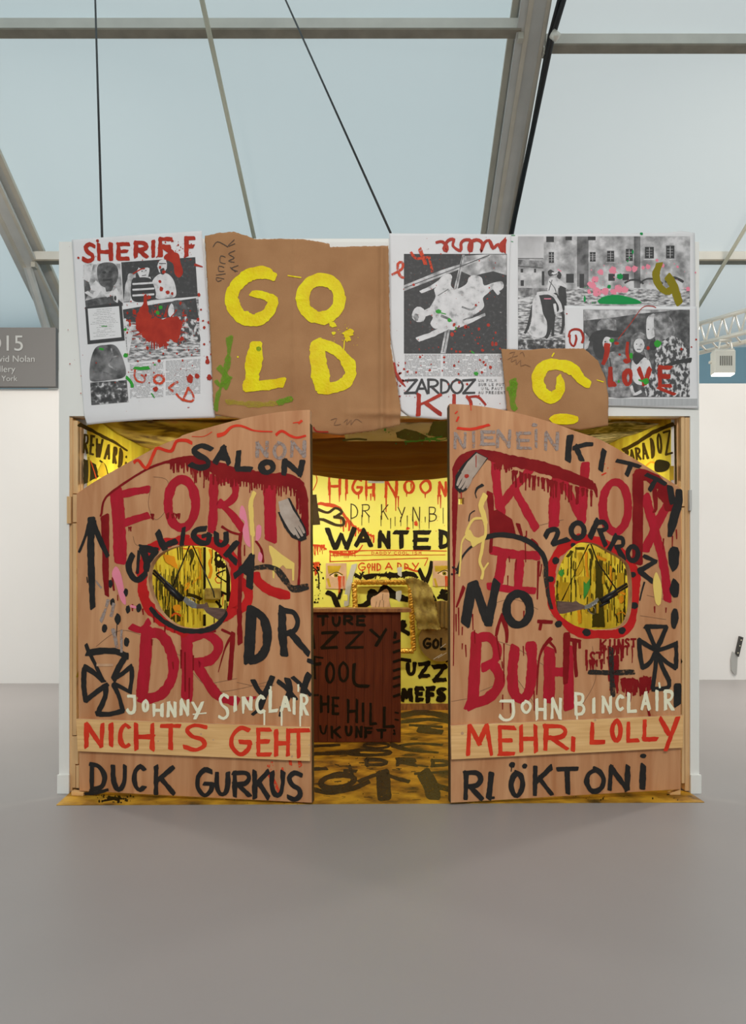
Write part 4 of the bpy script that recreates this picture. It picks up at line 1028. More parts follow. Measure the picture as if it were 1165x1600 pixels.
# ---- poster one: SHERIFF
t, s1 = poster('sheriff_poster', 'white poster with red word SHERIFF over grainy black and white photographs', 'poster', FY-.008, 2.37, .5)
coons('paper', s1, [(112, 374.5), (200, 368), (315, 360.5)], [(131, 647), (136, 664), (172, 660), (230, 656), (336, 652.6)], [(112, 374.5), (120, 500), (131, 647)], [(315, 360.5), (326, 500), (336, 652.6)], M['paper'], t, 50, 70)
P1 = lambda b=.0018: Paint(s1, b)
sk = -.06      # prints are hung a little askew
p = P1(); p.fill([(130, 414), (188, 412), (192, 473), (134, 478)]); p.fill([(152, 412), (182, 412), (186, 445), (156, 448)]); p.build('photo_ground', 'p3', t)
p = P1(); p.fill([(132, 412), (146, 412), (140, 440), (131, 448)]); p.fill([(150, 438), (160, 450), (152, 456), (138, 452)]); p.build('photo_light', 'p4', t)
p = P1(); p.fill([(152, 418), (160, 411), (176, 411), (184, 420), (184, 436), (177, 447), (163, 449), (154, 440)], True); p.fill([(131, 437), (139, 441), (142, 452), (133, 470)]); p.fill([(133, 470), (150, 466), (178, 462), (192, 474), (192, 478), (134, 480)]); p.fill([(164, 448), (178, 447), (174, 455), (166, 456)]); p.build('photo_head', 'p1', t)
p = P1(); p.stroke([(136, 457), (148, 463), (158, 452), (168, 462), (176, 456)], 5); p.dot(149, 459, 3.4); p.fill([(176, 456), (182, 450), (186, 458), (184, 474), (178, 470)]); p.build('photo_light', 'p4', t)
p = P1(); p.dot(163, 426, 3, 2); p.dot(173, 425, 3, 2); p.stroke([(162, 438), (174, 437)], 3); p.dot(180, 466, 2, 4); p.build('photo_dark', 'p0', t)
merge(t, 'grainy printed photograph of a dark head over pale hands')
p = P1(); p.fill([(189.5, 410), (305, 402), (309, 463), (193, 472.5)]); p.build('photo_ground', 'pdark', t)
p = P1(); p.fill([(196, 444), (202, 430), (212, 428), (214, 470), (193, 472)]); p.dot(204, 433, 5, 6); p.build('photo_figure', 'p3', t)
p = P1(); p.dot(224, 424, 10, 13); p.stroke([(212, 446), (207, 470)], 8); p.stroke([(232, 436), (240, 460)], 8); p.dot(254, 416, 7.5, 11); p.fill([(240, 436), (250, 428), (262, 428), (272, 440), (275, 462), (262, 466), (244, 466), (238, 446)], True); p.build('photo_figure', 'p4', t)
p = P1(); p.fill([(206, 438), (216, 434), (230, 434), (238, 440), (242, 466), (208, 470)], True); p.fill([(216, 416), (222, 408), (232, 412), (236, 420), (230, 418), (220, 420)], True); p.dot(222, 424, 1.1); p.dot(228, 423, 1.1); p.stroke([(222, 431), (228, 430)], 1.2); p.stroke([(249, 412), (259, 412)], 1.4); p.dot(254, 424, 4, 5); p.build('photo_dark', 'p0', t)
p = P1(); 
for y in (443, 452, 461): p.stroke([(208, y+1), (225, y), (240, y-1)], 3, rough=.03)
p.build('photo_stripes', 'p4', t)
merge(t, 'grainy printed photograph of a striped shirt beside a bare chested figure')
p = P1(); p.fill([(192, 485), (310, 465), (313, 556), (200, 566)]); p.build('photo_ground', 'pgrass', t)
p = P1(); p.fill([(192, 484), (250, 474), (306, 466), (311, 500), (262, 496), (225, 505), (194, 502)]); p.build('photo_dark', 'pdark', t)
p = P1(); p.fill([(264, 476), (272, 470), (284, 470), (292, 480), (292, 494), (282, 500), (268, 496), (262, 488)], True); p.build('photo_head', 'p1', t)
p = P1(); p.fill([(263, 484), (268, 474), (272, 482), (270, 496), (264, 494)], True); p.dot(196, 504, 4, 6); p.fill([(196, 506), (208, 520), (200, 560)]); p.build('photo_light', 'p4', t)
p = P1(); p.fill([(272, 500), (288, 494), (304, 504), (311, 520), (312, 534), (296, 530), (280, 540), (268, 520)], True); p.build('photo_coat', 'pspots', t)
merge(t, 'grainy printed photograph of a figure in a spotted coat')
p = P1(); p.fill([(133, 480), (190, 472.5), (195, 532), (137, 538)]); p.build('black_frame', 'p0', t)
p = P1(); p.fill([(137, 482.5), (186, 478.5), (190, 527), (141, 532)]); p.build('frame_inside', 'paper', t)
p = P1(); 
for k in range(16): 
    y = 484+k*2.8; wd = R.uniform(10, 22); smalltext(p, 163-wd, 163+wd, y, y+1, 3, .7, slant=-.07)
smalltext(p, 203, 255, 569, 622, 2.1, .7, slant=-.05); smalltext(p, 259, 313, 564, 618, 2.1, .7, slant=-.05)
p.build('printed_text', 'ptext', t)
p = P1(); p.fill([(140, 586), (142, 562), (150, 543), (166, 539), (180, 540), (190, 555), (197, 580), (192, 590), (170, 594), (144, 596)], True); p.build('photo_stone', 'pstoned', t)
p = P1(); p.stroke([(174, 545), (176, 560), (170, 570), (182, 578)], 2.5); p.stroke([(176, 558), (186, 556)], 2.2); p.stroke([(160, 582), (178, 586)], 2.5); p.build('photo_glint', 'p2', t)
p = P1(); p.fill([(141, 598), (198, 594), (201, 628), (143, 633)]); p.build('photo_ground', 'pgrassd', t)
merge(t, 'grainy printed photograph of a dark carved stone head above water')
p = P1(); p.word(6.5, [('S', 129, 149, 379, 411, 6), ('H', 152, 176, 379, 408), ('E', 182, 203, 379, 407), ('R', 209, 232, 377, 404), ('I', 236, 243, 375, 403), ('F', 247, 270, 371, 402), ('F', 288, 306, 370, 402)], .16)
p.dot(152.5, 376.5, 2.6); p.dot(122.5, 403, 2); p.build('painted_word', 'bred', t, 'brick red word SHERIFF')
p = P1(); p.stroke([(208, 428), (220, 421), (226, 420)], 2); p.stroke([(255, 385), (268, 395), (272, 400)], 8); p.fill([(256, 404), (262, 396), (278, 396), (282, 410), (286, 426), (280, 434), (273, 428), (270, 412)], True, 0); p.stroke([(305, 414), (316, 417)], 4, w2=2)
p.fill([(214, 490), (222, 478), (230, 482), (236, 498), (258, 498), (278, 494), (284, 505), (282, 522), (276, 536), (262, 530), (250, 545), (244, 532), (230, 535), (222, 524), (212, 512)], rough=1.6)
for _ in range(26): p.dot(R.gauss(248, 26), R.gauss(510, 15), R.uniform(1.5, 4), R.uniform(1.5, 4), .4)
p.fill([(225, 462), (229, 460), (230, 474), (232, 486), (218, 488), (224, 474)], True)
for _ in range(46):
    a = R.uniform(0, 6.28); x0 = 248+math.cos(a)*28; y0 = 512+math.sin(a)*18; L = R.uniform(5, 20); p.stroke([(x0, y0, R.uniform(1.5, 3)), (x0+math.cos(a)*L, y0+math.sin(a)*L, .5)], smooth=False)
p.drips(236, 262, 532, 7, 8, 20, 2.2); p.spatter(196, 470, 330, 590, 120, .4, 2.2); p.spatter(105, 380, 330, 650, 60, .3, 1.1); p.spatter(246, 376, 300, 410, 60, .3, 1.4)
for x, y, r in ((252, 452, 3), (250, 440, 2.4), (262, 457, 3), (269, 459, 2), (311, 461, 2.4), (314, 484, 1.6), (319, 512, 2), (319, 538, 2), (324, 565, 3.4), (327, 590, 4), (248.5, 564, 2.6), (243, 608, 4), (297, 592, 5), (308, 588, 4), (250, 418, 2), (256, 425, 3)): p.dot(x, y, r, r*R.uniform(.9, 1.4))
p.build('red_splatter', 'bred', t, 'red paint splashed over the photographs')
p = P1(); p.stroke([(212, 575), (210, 585), (214, 595), (225, 597), (226, 590), (221, 586)], 3); p.ring(248.5, 593, 7.5, 6.5, 4); p.stroke([(277, 597), (264, 606), (270, 611)], 4); p.stroke([(294, 606), (286, 626)], 3.6); p.stroke([(294, 606), (302, 618), (300, 627), (284, 624), (276, 616)], 3.4); p.build('painted_word', 'breddry', t, 'thin red word GOLD')
p = P1(); p.stroke([(211, 575), (220, 576), (232, 575)], 5, rough=.2); p.dot(196.5, 555.5, 3.6); p.dot(251, 480.5, 3); p.dot(246.5, 489, 3); p.stroke([(156, 545), (161, 546)], 3.2); p.dot(196, 515, 2.4); p.stroke([(198, 590), (204, 596), (207, 604)], 4.5, rough=.25); p.stroke([(237, 615), (241, 621)], 2); p.dot(242, 570, 2, 1.2); p.stroke([(159, 510), (167, 510)], 1.2); p.build('green_splatter', 'green', t)

# ---- poster three: ZARDOZ
t, s3 = poster('film_poster', 'white printed poster with a dark photograph of a pale sprawled figure and red word KID', 'poster', FY-.010, 2.37, .5)
coons('paper', s3, [(607.8, 364.5), (700, 365), (798.5, 366.5)], [(626, 640), (640, 651), (689, 656), (740, 650), (794, 640)], [(607.8, 364.5), (610, 528), (619, 580), (626, 640)], [(798.5, 366.5), (792, 540), (794, 640)], M['paper'], t, 50, 70)
P3 = lambda b=.0018: Paint(s3, b)
p = P3(); p.rect(630.8, 396.9, 791.5, 552.5); p.build('photo_ground', 'pdark', t)
p = P3(); p.fill([(726, 400), (760, 397.5), (791, 398), (791, 430), (770, 424), (752, 428), (738, 432), (720, 424)]); p.build('photo_rubble', 'pstone', t)
p = P3(); p.fill([(630.8, 446), (690, 422), (762, 399), (770, 399), (700, 428), (631, 455)]); p.fill([(722, 398), (726, 398), (711, 470), (696, 552), (688, 552), (704, 470)]); p.build('photo_beams', 'p3', t)
p = P3(); p.stroke([(632, 450), (700, 424), (764, 399)], 1.2); p.stroke([(722, 402), (706, 480), (692, 550)], 1.0); p.fill([(758, 427), (780, 430), (790, 436), (790, 446), (770, 436), (756, 432)]); p.build('photo_lines', 'p0', t)
p = P3()
p.fill([(688, 434), (700, 428), (706, 432), (704, 446), (712, 452), (728, 444), (732, 434), (740, 430), (752, 434), (756, 446), (770, 442), (784, 440), (786, 450), (776, 456), (770, 452), (760, 460), (754, 466), (756, 478), (750, 486), (734, 496), (718, 508), (708, 516), (700, 514), (694, 510), (680, 514), (672, 506), (676, 496), (668, 488), (674, 476), (680, 464), (678, 452), (684, 446)], True)
p.stroke([(690, 438), (676, 448), (658, 456)], 7, w2=5); p.stroke([(716, 508), (738, 500), (756, 492)], 8, w2=5); p.stroke([(696, 512), (676, 522), (654, 530)], 9, w2=8); p.dot(654, 492, 11, 12, .08); p.stroke([(664, 490), (676, 484)], 10); p.stroke([(770, 448), (778, 458)], 6)
p.build('photo_figure', 'p4', t)
p = P3(); p.stroke([(690, 494), (700, 498), (706, 502)], 5, w2=2); p.stroke([(722, 480), (736, 484), (744, 478)], 3); p.stroke([(724, 500), (738, 494)], 2); p.dot(650, 496, 4, 6); p.stroke([(684, 462), (700, 452)], 1.4); p.build('photo_shade', 'p2', t)
merge(t, 'dark printed photograph of a pale figure under two beams')
p = P3(); smalltext(p, 632, 688, 554.5, 588, 2.3, .9); smalltext(p, 692, 784, 554.5, 588, 2.3, .9); p.build('printed_text', 'ptext', t)
p = P3(); p.word(3.6, [('Z', 631, 652, 592, 616), ('A', 648, 669, 592, 616), ('R', 667, 686, 592, 616), ('D', 687, 703, 592, 616), ('O', 703, 724, 592, 616), ('Z', 722, 743, 592, 616)], .02); p.build('printed_title', 'p0', t, 'large black printed title')
p = P3()
def line(p, s, x, y, h, cw, w=1.0):
    for ch in s:
        if ch in FONT: p.word(w, [(ch, x, x+cw*.72*(.3 if ch == 'I' else 1), y, y+h)], .02)
        x += cw*(.5 if ch in "I '" else 1)
line(p, 'UN FILM', 747, 592.5, 4.4, 5.0); line(p, 'SUR LE FUTU', 747, 598.8, 4.4, 4.6); line(p, "QU'IL FAUT L", 747, 605, 4.4, 4.6); line(p, 'AU PRESENT', 747, 611.2, 4.4, 4.6); p.build('printed_text', 'p2', t)
p = P3(); p.stroke([(654, 617), (654, 632), (653, 648)], 7); p.stroke([(688, 617), (666, 628), (656, 632)], 5, w2=4); p.stroke([(664, 629), (678, 640), (688, 647)], 6); p.stroke([(709, 618), (709, 630), (708, 636)], 6); p.stroke([(729, 620), (735, 628), (735, 642)], 5); p.stroke([(731, 621), (746, 620), (758, 632)], 4)
p.build('painted_word', 'bred', t, 'red word KID')
p = P3(); p.stroke([(682, 379), (691, 378), (698, 386), (697, 392), (693, 388), (700, 376), (709, 374.5), (707, 384), (719, 392), (720, 380), (728, 374.5), (736, 378), (736, 392), (732, 390), (734, 380), (744, 375), (753, 380), (751, 393), (756, 380), (764, 376), (770, 388), (778, 382), (784, 393), (789, 376)], 5, rough=.15); p.fill([(780, 380), (790, 370), (790, 397), (783, 392)]); p.build('painted_scribble', 'bred', t)
p = P3(); p.stroke([(613, 429), (628, 420), (628, 410), (621, 413), (624, 430), (630, 434)], 4); p.stroke([(642, 395), (650, 404), (668, 402)], 4); p.stroke([(656, 390), (664, 412)], 6); p.stroke([(670, 402), (675, 424)], 4); p.build('painted_scribble', 'breddry', t)
p = P3(); p.spatter(612, 370, 790, 640, 120, .35, 1.2); p.spatter(700, 505, 780, 550, 26, 1, 3); p.stroke([(614, 570), (622, 590), (633, 604)], 8, w2=2, rough=.3); p.spatter(612, 565, 640, 620, 50, .5, 2.2)
for x, y, r in ((656, 558, 2), (693.5, 558.5, 2), (693.5, 566, 1.6), (709, 571.5, 2.2), (650, 582, 1.8), (671, 578.5, 2), (716, 584.5, 1.6), (749.5, 562.5, 1.8), (755, 566, 2), (758, 570.5, 1.8), (766, 574, 2.6), (752.5, 582, 2), (717, 597.5, 2.2), (729.5, 600.5, 2), (743, 477, 2), (646, 445, 2.2), (764, 450, 1.3)): p.dot(x, y, r)
p.build('red_splatter', 'bred', t)
p = P3(); p.dot(684.5, 487, 4.4, 3.4); p.stroke([(688, 489), (696, 491)], 1.4); p.dot(701.6, 500.5, 3); p.stroke([(711.5, 511), (712.5, 515)], 1.6); p.dot(743.5, 584, 3.6, 3); p.stroke([(736, 549), (740, 552)], 2); p.build('green_splatter', 'green', t)

# ---- poster four: riders before the stone building
t, s4 = poster('castle_poster', 'large pale poster of a rider before a stone building, dabbed with pink and green', 'poster', FY-.006, 2.30, .5)
coons('paper', s4, [(791, 366.5), (940, 365), (1045, 363.5), (1062, 360.5), (1085, 363.7)], [(791, 548), (882, 548), (1086, 548)], [(791, 366.5), (791, 548)], [(1085, 363.7), (1087.5, 548)], M['paper'], t, 50, 40)
P4 = lambda b=.0015: Paint(s4, b)
p = P4(); p.rect(808.8, 369.4, 1077.5, 480); p.fill([(808.8, 475), (884, 475), (884, 547), (808.8, 547)]); p.build('photo_ground', 'pstone', t)
p = P4(); p.rect(809, 369.6, 849, 404); p.build('photo_sky', 'psky', t)
p = P4(); p.fill([(809, 406), (846, 408), (848, 418), (809, 416)]); p.rect(809, 450, 884, 480); p.build('photo_roofs', 'p2', t)
p = P4(); p.rect(809, 462, 884, 546); p.rect(884, 452, 1077, 476); p.build('photo_grass', 'pgrass', t)
p = P4(); p.rect(901, 369.6, 919, 448); p.rect(990, 369.6, 1000, 450); p.build('photo_dark_wall', 'pstoned', t)
p = P4()
for x, y, w_, h in ((853, 369.6, 12, 9), (883, 369.6, 10, 6), (857, 394, 8, 17), (918, 369.6, 12, 6), (921, 394, 9, 15), (948, 392, 11, 17), (977, 389, 11, 19), (1007, 386, 14, 18), (1040, 384, 13, 20), (884, 428, 12, 14), (813, 420, 4, 6), (834, 420, 3, 6), (813, 438, 5, 9), (846, 424, 4, 22), (926, 432, 7, 9), (950, 428, 10, 11), (972, 428, 10, 10), (905, 428, 7, 22)):
    p.rect(x, y, x+w_, y+h)
p.stroke([(976, 442), (984, 438), (996, 438), (1004, 443)], 3); p.stroke([(1000, 442), (1010, 436), (1024, 437), (1034, 443)], 3); p.stroke([(1040, 440), (1052, 434), (1066, 440)], 4); p.stroke([(809, 404), (848, 404)], 1); p.stroke([(809, 416), (848, 419)], 1)
p.build('photo_windows', 'p0', t)
p = P4()
for x, y, w_, h in ((861, 395, .8, 15), (925, 395, .8, 13), (953, 393, .9, 15), (982, 390, .9, 17), (1013.5, 387, 1, 16), (1046, 385, 1, 18)):
    p.rect(x, y, x+w_, y+h)
    for k in (1, 2, 3): p.rect(x-4.5, y+k*h/4-.3, x+5, y+k*h/4+.3)
p.rect(855, 411.5, 867, 413); p.rect(946, 409.5, 961, 411); p.rect(1005, 404.5, 1023, 406.5); p.rect(1038, 404.5, 1055, 406.5)
p.build('photo_panes', 'p3', t)
p = P4()     # horse and rider, seen from behind
p.fill([(838, 462), (848, 456), (864, 455), (872, 462), (876, 474), (872, 486), (866, 492), (862, 512), (858, 524), (853, 530), (848, 520), (842, 500), (838, 480)], True)
p.stroke([(866, 488), (864, 506), (863, 524)], 4); p.stroke([(876, 480), (880, 500), (877, 520)], 4.5); p.stroke([(832, 478), (828, 496), (824, 512), (820, 520)], 4); p.fill([(872, 452), (880, 446), (884, 456), (884, 480), (876, 484)], True); p.dot(860, 427, 5, 5.5); p.dot(873, 430, 3.5, 6)
p.build('photo_horse', 'p0', t)
p = P4(); p.fill([(832, 470), (840, 460), (845, 474), (848, 490), (854, 504), (852, 524), (838, 528), (826, 520), (830, 500)], True); p.fill([(856, 440), (860, 434), (872, 436), (884, 446), (884, 450), (872, 446), (870, 456), (856, 458)], True); p.stroke([(840, 459), (856, 458), (868, 464)], 5); p.stroke([(868, 466), (874, 476), (876, 486)], 5); p.dot(866, 428, 5.5, 2.4); p.stroke([(809, 470), (825, 467), (838, 464)], 3); p.stroke([(866, 476), (868, 490)], 4)
p.build('photo_light', 'p4', t)
p = P4(); p.stroke([(858, 440), (866, 450), (868, 456)], 1.4); p.stroke([(862, 438), (857, 454)], 1.4); p.stroke([(858, 426), (864, 430), (870, 428)], 1.6); p.build('photo_lines', 'p1', t)
p = P4(); p.rect(809, 531, 884, 546); p.build('photo_dark_grass', 'pgrassd', t)
merge(t, 'printed photograph of a rider before a stone building')
p = P4()
for x, y, r in ((930, 436, 5), (938, 426, 5), (957, 422.5, 5.5), (981, 420, 5), (991, 420, 5), (1004, 418.5, 3), (1012, 417, 4), (925, 446, 6), (932, 456, 7), (945, 455, 6), (921, 444, 4), (966, 452, 7), (975, 453, 6), (958, 456, 5), (1026, 407, 2.4), (1034.5, 415, 3.2), (1058, 417, 2), (1074.5, 452, 3.6), (1044, 451.5, 2.4), (1086, 426, 1.4), (920, 456, 3), (926, 438, 3)): p.dot(x, y, r, r*R.uniform(.85, 1.1), .2)
p.stroke([(871, 421), (876, 424)], 1.5); p.stroke([(850, 467), (860, 467)], 1.6); p.spatter(915, 410, 1070, 460, 30, .4, 1)
p.build('pink_dabs', 'pink', t, 'pink dabs of paint')
p = P4(); p.fill([(936, 474.5), (938, 466), (950, 462), (965, 461), (980, 464), (998, 470), (997, 475)], True); p.dot(968, 432, 5, 4.4); p.dot(951, 448, 3); p.dot(913, 467, 2, 5); p.dot(1001.5, 365.3, 2.6, 2); p.dot(988, 394, 1.6, 3); p.dot(983, 403, 1, 2); p.dot(980, 408, 1.2, 2); p.stroke([(798, 368), (804, 368)], 1.2); p.stroke([(797, 377), (801, 378)], 1); p.spatter(910, 445, 1000, 475, 24, .4, 1.2); p.build('green_dabs', 'dgreen', t, 'emerald dabs of paint')
p = P4(); p.stroke([(1029, 414), (1024, 430), (1029, 446), (1040, 456), (1050, 452)], 11, rough=.08); p.stroke([(1044, 434), (1052, 448), (1060, 472)], 13, rough=.08); p.build('olive_stroke', 'olive', t, 'olive painted hook')

# ---- poster five: LOVE
t, s5 = poster('love_poster', 'poster with red word LOVE over a photograph of a hat and a spotted coat', 'poster', FY-.012, 2.33, .3)
coons('paper', s5, [(881.6, 477.7), (1088, 479)], [(884, 628), (951, 634), (1091, 638.5)], [(881.6, 477.7), (884, 628)], [(1088, 479), (1091, 638.5)], M['paper'], t, 40, 40)
P5 = lambda b=.0016: Paint(s5, b)
p = P5(); p.rect(911, 484, 1077, 620.5); p.build('photo_ground', 'p1', t)
p = P5(); p.rect(911, 623, 1089, 634); p.build('photo_border', 'paperg', t)
p = P5(); p.fill([(911.5, 484.5), (1060, 484.5), (1000, 490), (960, 496), (911.5, 501)]); p.fill([(913, 520), (922, 530), (918, 544), (912, 548)]); p.build('photo_light', 'p3', t)
p = P5(); p.fill([(932, 516), (933, 504), (940, 498), (952, 497), (962, 500), (963, 516), (948, 518)]); p.fill([(942, 560), (955, 550), (970, 552), (982, 562), (986, 600), (990, 619), (952, 619), (946, 590)], True); p.build('photo_hat', 'p2', t)
p = P5(); p.fill([(919, 532), (926, 520), (942, 515), (960, 517), (976, 522), (965, 527), (948, 527), (934, 529), (926, 534)], True); p.fill([(928, 530), (942, 526), (950, 545), (948, 560), (934, 560), (926, 545)], True); p.build('photo_dark', 'p0', t)
p = P5(); p.dot(948, 536, 7, 10, .05); p.fill([(1010, 498), (1016, 492), (1024, 492), (1025, 514), (1022, 526), (1012, 530), (1009, 518)], True); p.dot(998, 540, 8.5, 11, .05); p.fill([(988, 562), (1002, 558), (1014, 564), (1018, 585), (1012, 600), (994, 600), (986, 585)], True); p.stroke([(986, 605), (990, 616), (1000, 612)], 5); p.build('photo_faces', 'p4', t)
p = P5(); p.fill([(985, 536), (988, 524), (1000, 519), (1010, 526), (1006, 530), (992, 530), (988, 545), (992, 562), (984, 560)], True); p.fill([(1022, 492), (1036, 490), (1048, 498), (1054, 520), (1046, 530), (1034, 530), (1026, 536), (1022, 524)], True); p.stroke([(1008, 548), (1012, 560)], 5); p.build('photo_hair', 'p2', t)
p = P5(); p.dot(994, 538, 1.3, .8); p.dot(1001, 538, 1.3, .8); p.stroke([(995, 546), (1000, 546)], 1.2); p.dot(1012.5, 515, 1.4, .9); p.dot(1020, 540, 6, 8); p.fill([(990, 552), (1006, 556), (1000, 564), (994, 570), (988, 562)], True); p.dot(945, 534, 1.4); p.stroke([(952, 560), (958, 600)], 1.6); p.build('photo_dark', 'p0', t)
p = P5(); p.fill([(1026, 540), (1048, 524), (1062, 530), (1077, 546), (1077, 620), (1010, 620), (1004, 604), (1016, 590), (1022, 560)], False); p.build('photo_coat', 'pspots', t)
p = P5(); p.stroke([(1040, 572), (1058, 566), (1077, 563)], 5, w2=8); p.build('photo_fold', 'p0', t)
merge(t, 'printed photograph of a hat, a smiling face and a spotted coat')
p = P5(); p.word(7, [('L', 950, 962, 573, 604), ('O', 972, 988, 576, 604), ('V', 995, 1018, 574, 603), ('E', 1027, 1050, 572, 606)], .16); p.stroke([(1028, 606), (1042, 612), (1053, 616)], 5)
p.stroke([(948, 540), (947, 555), (942, 568)], 10, w2=6); p.stroke([(980, 536), (979, 552), (982, 560)], 5); p.dot(979, 564, 6, 4); p.dot(963, 536.5, 4, 2.6); p.dot(967.5, 554, 2); p.dot(1012, 544, 2.6, 3.4); p.dot(1064, 545.5, 2); p.dot(1087, 530.5, 1.6); p.dot(1079.6, 542.3, 1.3); p.dot(885, 490.5, 1.2)
p.stroke([(965, 530), (985, 505), (1003, 481), (1018, 478.5), (1024, 481)], 1.2); p.stroke([(888, 526), (890, 518), (897, 514.5), (907, 517), (911, 528), (909, 535)], 3, w2=4); p.stroke([(890, 524), (890, 535), (896, 541), (900, 530), (899, 524)], 3)
p.build('painted_word', 'bred', t, 'brick red word LOVE and strokes')
p = P5(); p.dot(955, 532, 4, 3); p.dot(1026.5, 537, 6, 5.4); p.dot(985.5, 556, 2.6, 5); p.dot(1008.5, 596, 5, 5); p.dot(966, 596, 1.8, 2.4); p.stroke([(998, 594), (1004, 596)], 3); p.build('green_splatter', 'green', t)

# ---- canvas two: GOLD
def cr(x, z):
    y = 0
    xc = (596-CX)/F*4.63
    y += -.022*math.exp(-((x-xc)/.016)**2)+.012*math.exp(-((x-xc-.04)/.02)**2)
    y += -.006*math.exp(-((x+.51)/.010)**2)-.003*math.exp(-((x+.18)/.010)**2)
    y += .0035*math.sin(z*13+x*3)*math.sin(x*5+1)
    zc = EYE+(925-648)/F*4.63
    y += -.022*math.exp(-((z-zc+.02*x)/.02)**2)*min(1, max(0, (x+.25)/.3))
    return y
t, s2 = poster('gold_canvas', 'torn brown canvas with thick yellow letters GOLD hung on the fascia', 'canvas', FY-.032, 2.30, .6, .005, cr)
coons('cloth', s2, [(319.6, 369), (340, 364), (365, 362), (385, 368), (398, 374), (440, 373), (475, 374), (500, 378), (514.5, 381), (515, 386), (560, 385), (606.7, 384)], [(336, 648), (375, 655), (420, 665), (470, 674), (530, 680), (580, 674), (624.5, 664)], [(319.6, 369), (326.5, 487), (330, 560), (333, 630), (336, 648)], [(606.7, 384), (608, 470), (610, 542), (618, 590), (626, 638), (624.5, 664)], M['jute'], t, 110, 90, .0015, .5)
P2 = lambda b=.0035: Paint(s2, b)
p = P2(); p.stroke([(426, 432, 15), (410, 426, 18), (388, 431, 20), (368, 448, 21), (362, 470, 22), (374, 492, 22), (396, 501, 20), (416, 492, 18), (426, 474, 18), (422, 466, 16), (408, 461, 12), (394, 459, 9)], rough=.12)
p.ring(501.5, 467, 29, 30, 20); p.stroke([(450, 431), (470, 434)], 2)
p.stroke([(400, 541, 20), (396, 570, 25), (393, 602, 27)], rough=.10); p.stroke([(394, 604), (416, 602), (440, 598)], 15)
p.stroke([(494, 538, 20), (498, 570, 26), (503, 600, 26)], rough=.10); p.stroke([(498, 536, 17), (526, 548, 17), (546, 572, 19), (544, 592, 19), (528, 604, 18), (503, 608, 16)], rough=.10)
p.dot(520, 508, 6, 4, .3); p.dot(521, 521, 3.4, 2.6, .3); p.dot(544, 521, 9, 6, .3); p.dot(543, 529, 5, 5, .3); p.stroke([(538, 533), (537, 545), (536, 554)], 1.8); p.spatter(500, 500, 560, 540, 24, .4, 1.2); p.dot(371.5, 558, 1.4); p.stroke([(503, 613), (510, 614)], 2.4)
p.build('painted_word', 'yellow', t, 'thick yellow letters GOLD')
p = P2(.004); p.stroke([(359, 528), (358, 548), (354, 575), (347, 600), (340, 620), (337, 640)], 8, w2=6, rough=.3); p.stroke([(343, 575), (356, 592), (352, 604)], 9); p.stroke([(360, 590), (345, 602), (338, 596)], 6); p.dot(404, 545, 4); p.build('green_spray', 'spray', t)
p = P2(.004); p.stroke([(355, 628), (395, 632), (430, 630), (452, 624)], 8, rough=.3); p.build('lime_spray', 'sprayy', t); p = P2(.0042); p.stroke([(436, 629), (454, 623)], 9, rough=.3); p.build('green_spray', 'spray', t)
p = P2(); 
for pts in ([(366, 375), (356, 385), (367, 381)], [(367, 392), (357, 397), (366, 403), (357, 408), (366, 410)], [(372, 415), (361, 420), (371, 424)], [(360, 418), (368, 425)], [(333, 386), (340, 378), (356, 386)], [(352, 402), (345, 400), (344, 410), (352, 412)], [(350, 418), (342, 416), (342, 424), (350, 424)], [(352, 428), (338, 430)], [(350, 436), (338, 434), (340, 440), (346, 438)]): p.stroke(pts, 1.1)
p.build('signature', 'ink', t)
p = P2(); 
for pts in ([(517, 656), (526, 654), (522, 664), (532, 663)], [(537, 660), (543, 655), (541, 664), (549, 656), (548, 664), (556, 655), (565, 660)]): p.stroke(pts, .9)
p.build('faint_note', 'inkf', t)
p = P2(); p.stroke([(490, 668), (494, 674), (512, 675)], 2.5); p.build('red_mark', 'bred', t)

# ---- canvas six: the small one with a yellow G
def cr6(x, z): return .004*math.sin(z*16+x*7)-.010*max(0, math.sin((x-.8)*9))*max(0, min(1, (2.62-z)*3))
t, s6 = poster('small_canvas', 'small brown canvas with a yellow G hanging below the riders photograph', 'canvas', FY-.044, 2.32, .5, .004, cr6)
coons('cloth', s6, [(782.7, 545), (820, 547), (850, 544.5), (912, 544.5)], [(793, 655), (850, 664), (905, 672), (950, 665)], [(782.7, 545), (788, 600), (793, 655)], [(912, 544.5), (934, 564), (946, 592), (950, 620), (950, 665)], M['jute'], t, 60, 50, .0015, .4)
P6 = lambda b=.0035: Paint(s6, b)
p = P6(); p.stroke([(918, 600, 12), (906, 592, 16), (895, 578, 19), (872, 570, 17), (852, 572, 18), (840, 588, 20), (844, 610, 20), (860, 622, 18), (873, 612, 15), (875, 600, 13), (873, 590, 9)], rough=.10); p.stroke([(862, 557), (865, 552)], 2); p.dot(880, 655, 24, 9, .1); p.stroke([(932, 594), (942, 597)], 1.5); p.build('painted_word', 'yellow', t, 'thick yellow letter G')
p = P6(); p.stroke([(801, 596), (802, 606), (799, 614)], 11, rough=.3); p.dot(797, 608, 6, 5, .4); p.dot(803, 600, 6, 4, .4); p.stroke([(801, 612), (800, 628), (804, 638)], 10, rough=.3); p.build('green_spray', 'spray', t)
p = P6(); 
for pts in ([(796, 552), (804, 550), (800, 558), (808, 556)], [(812, 553), (816, 550), (819, 557)], [(793, 562), (800, 558), (798, 566), (806, 562), (806, 570), (813, 563), (813, 572), (820, 570), (828, 573)]): p.stroke(pts, .9)
p.build('faint_note', 'inkf', t)

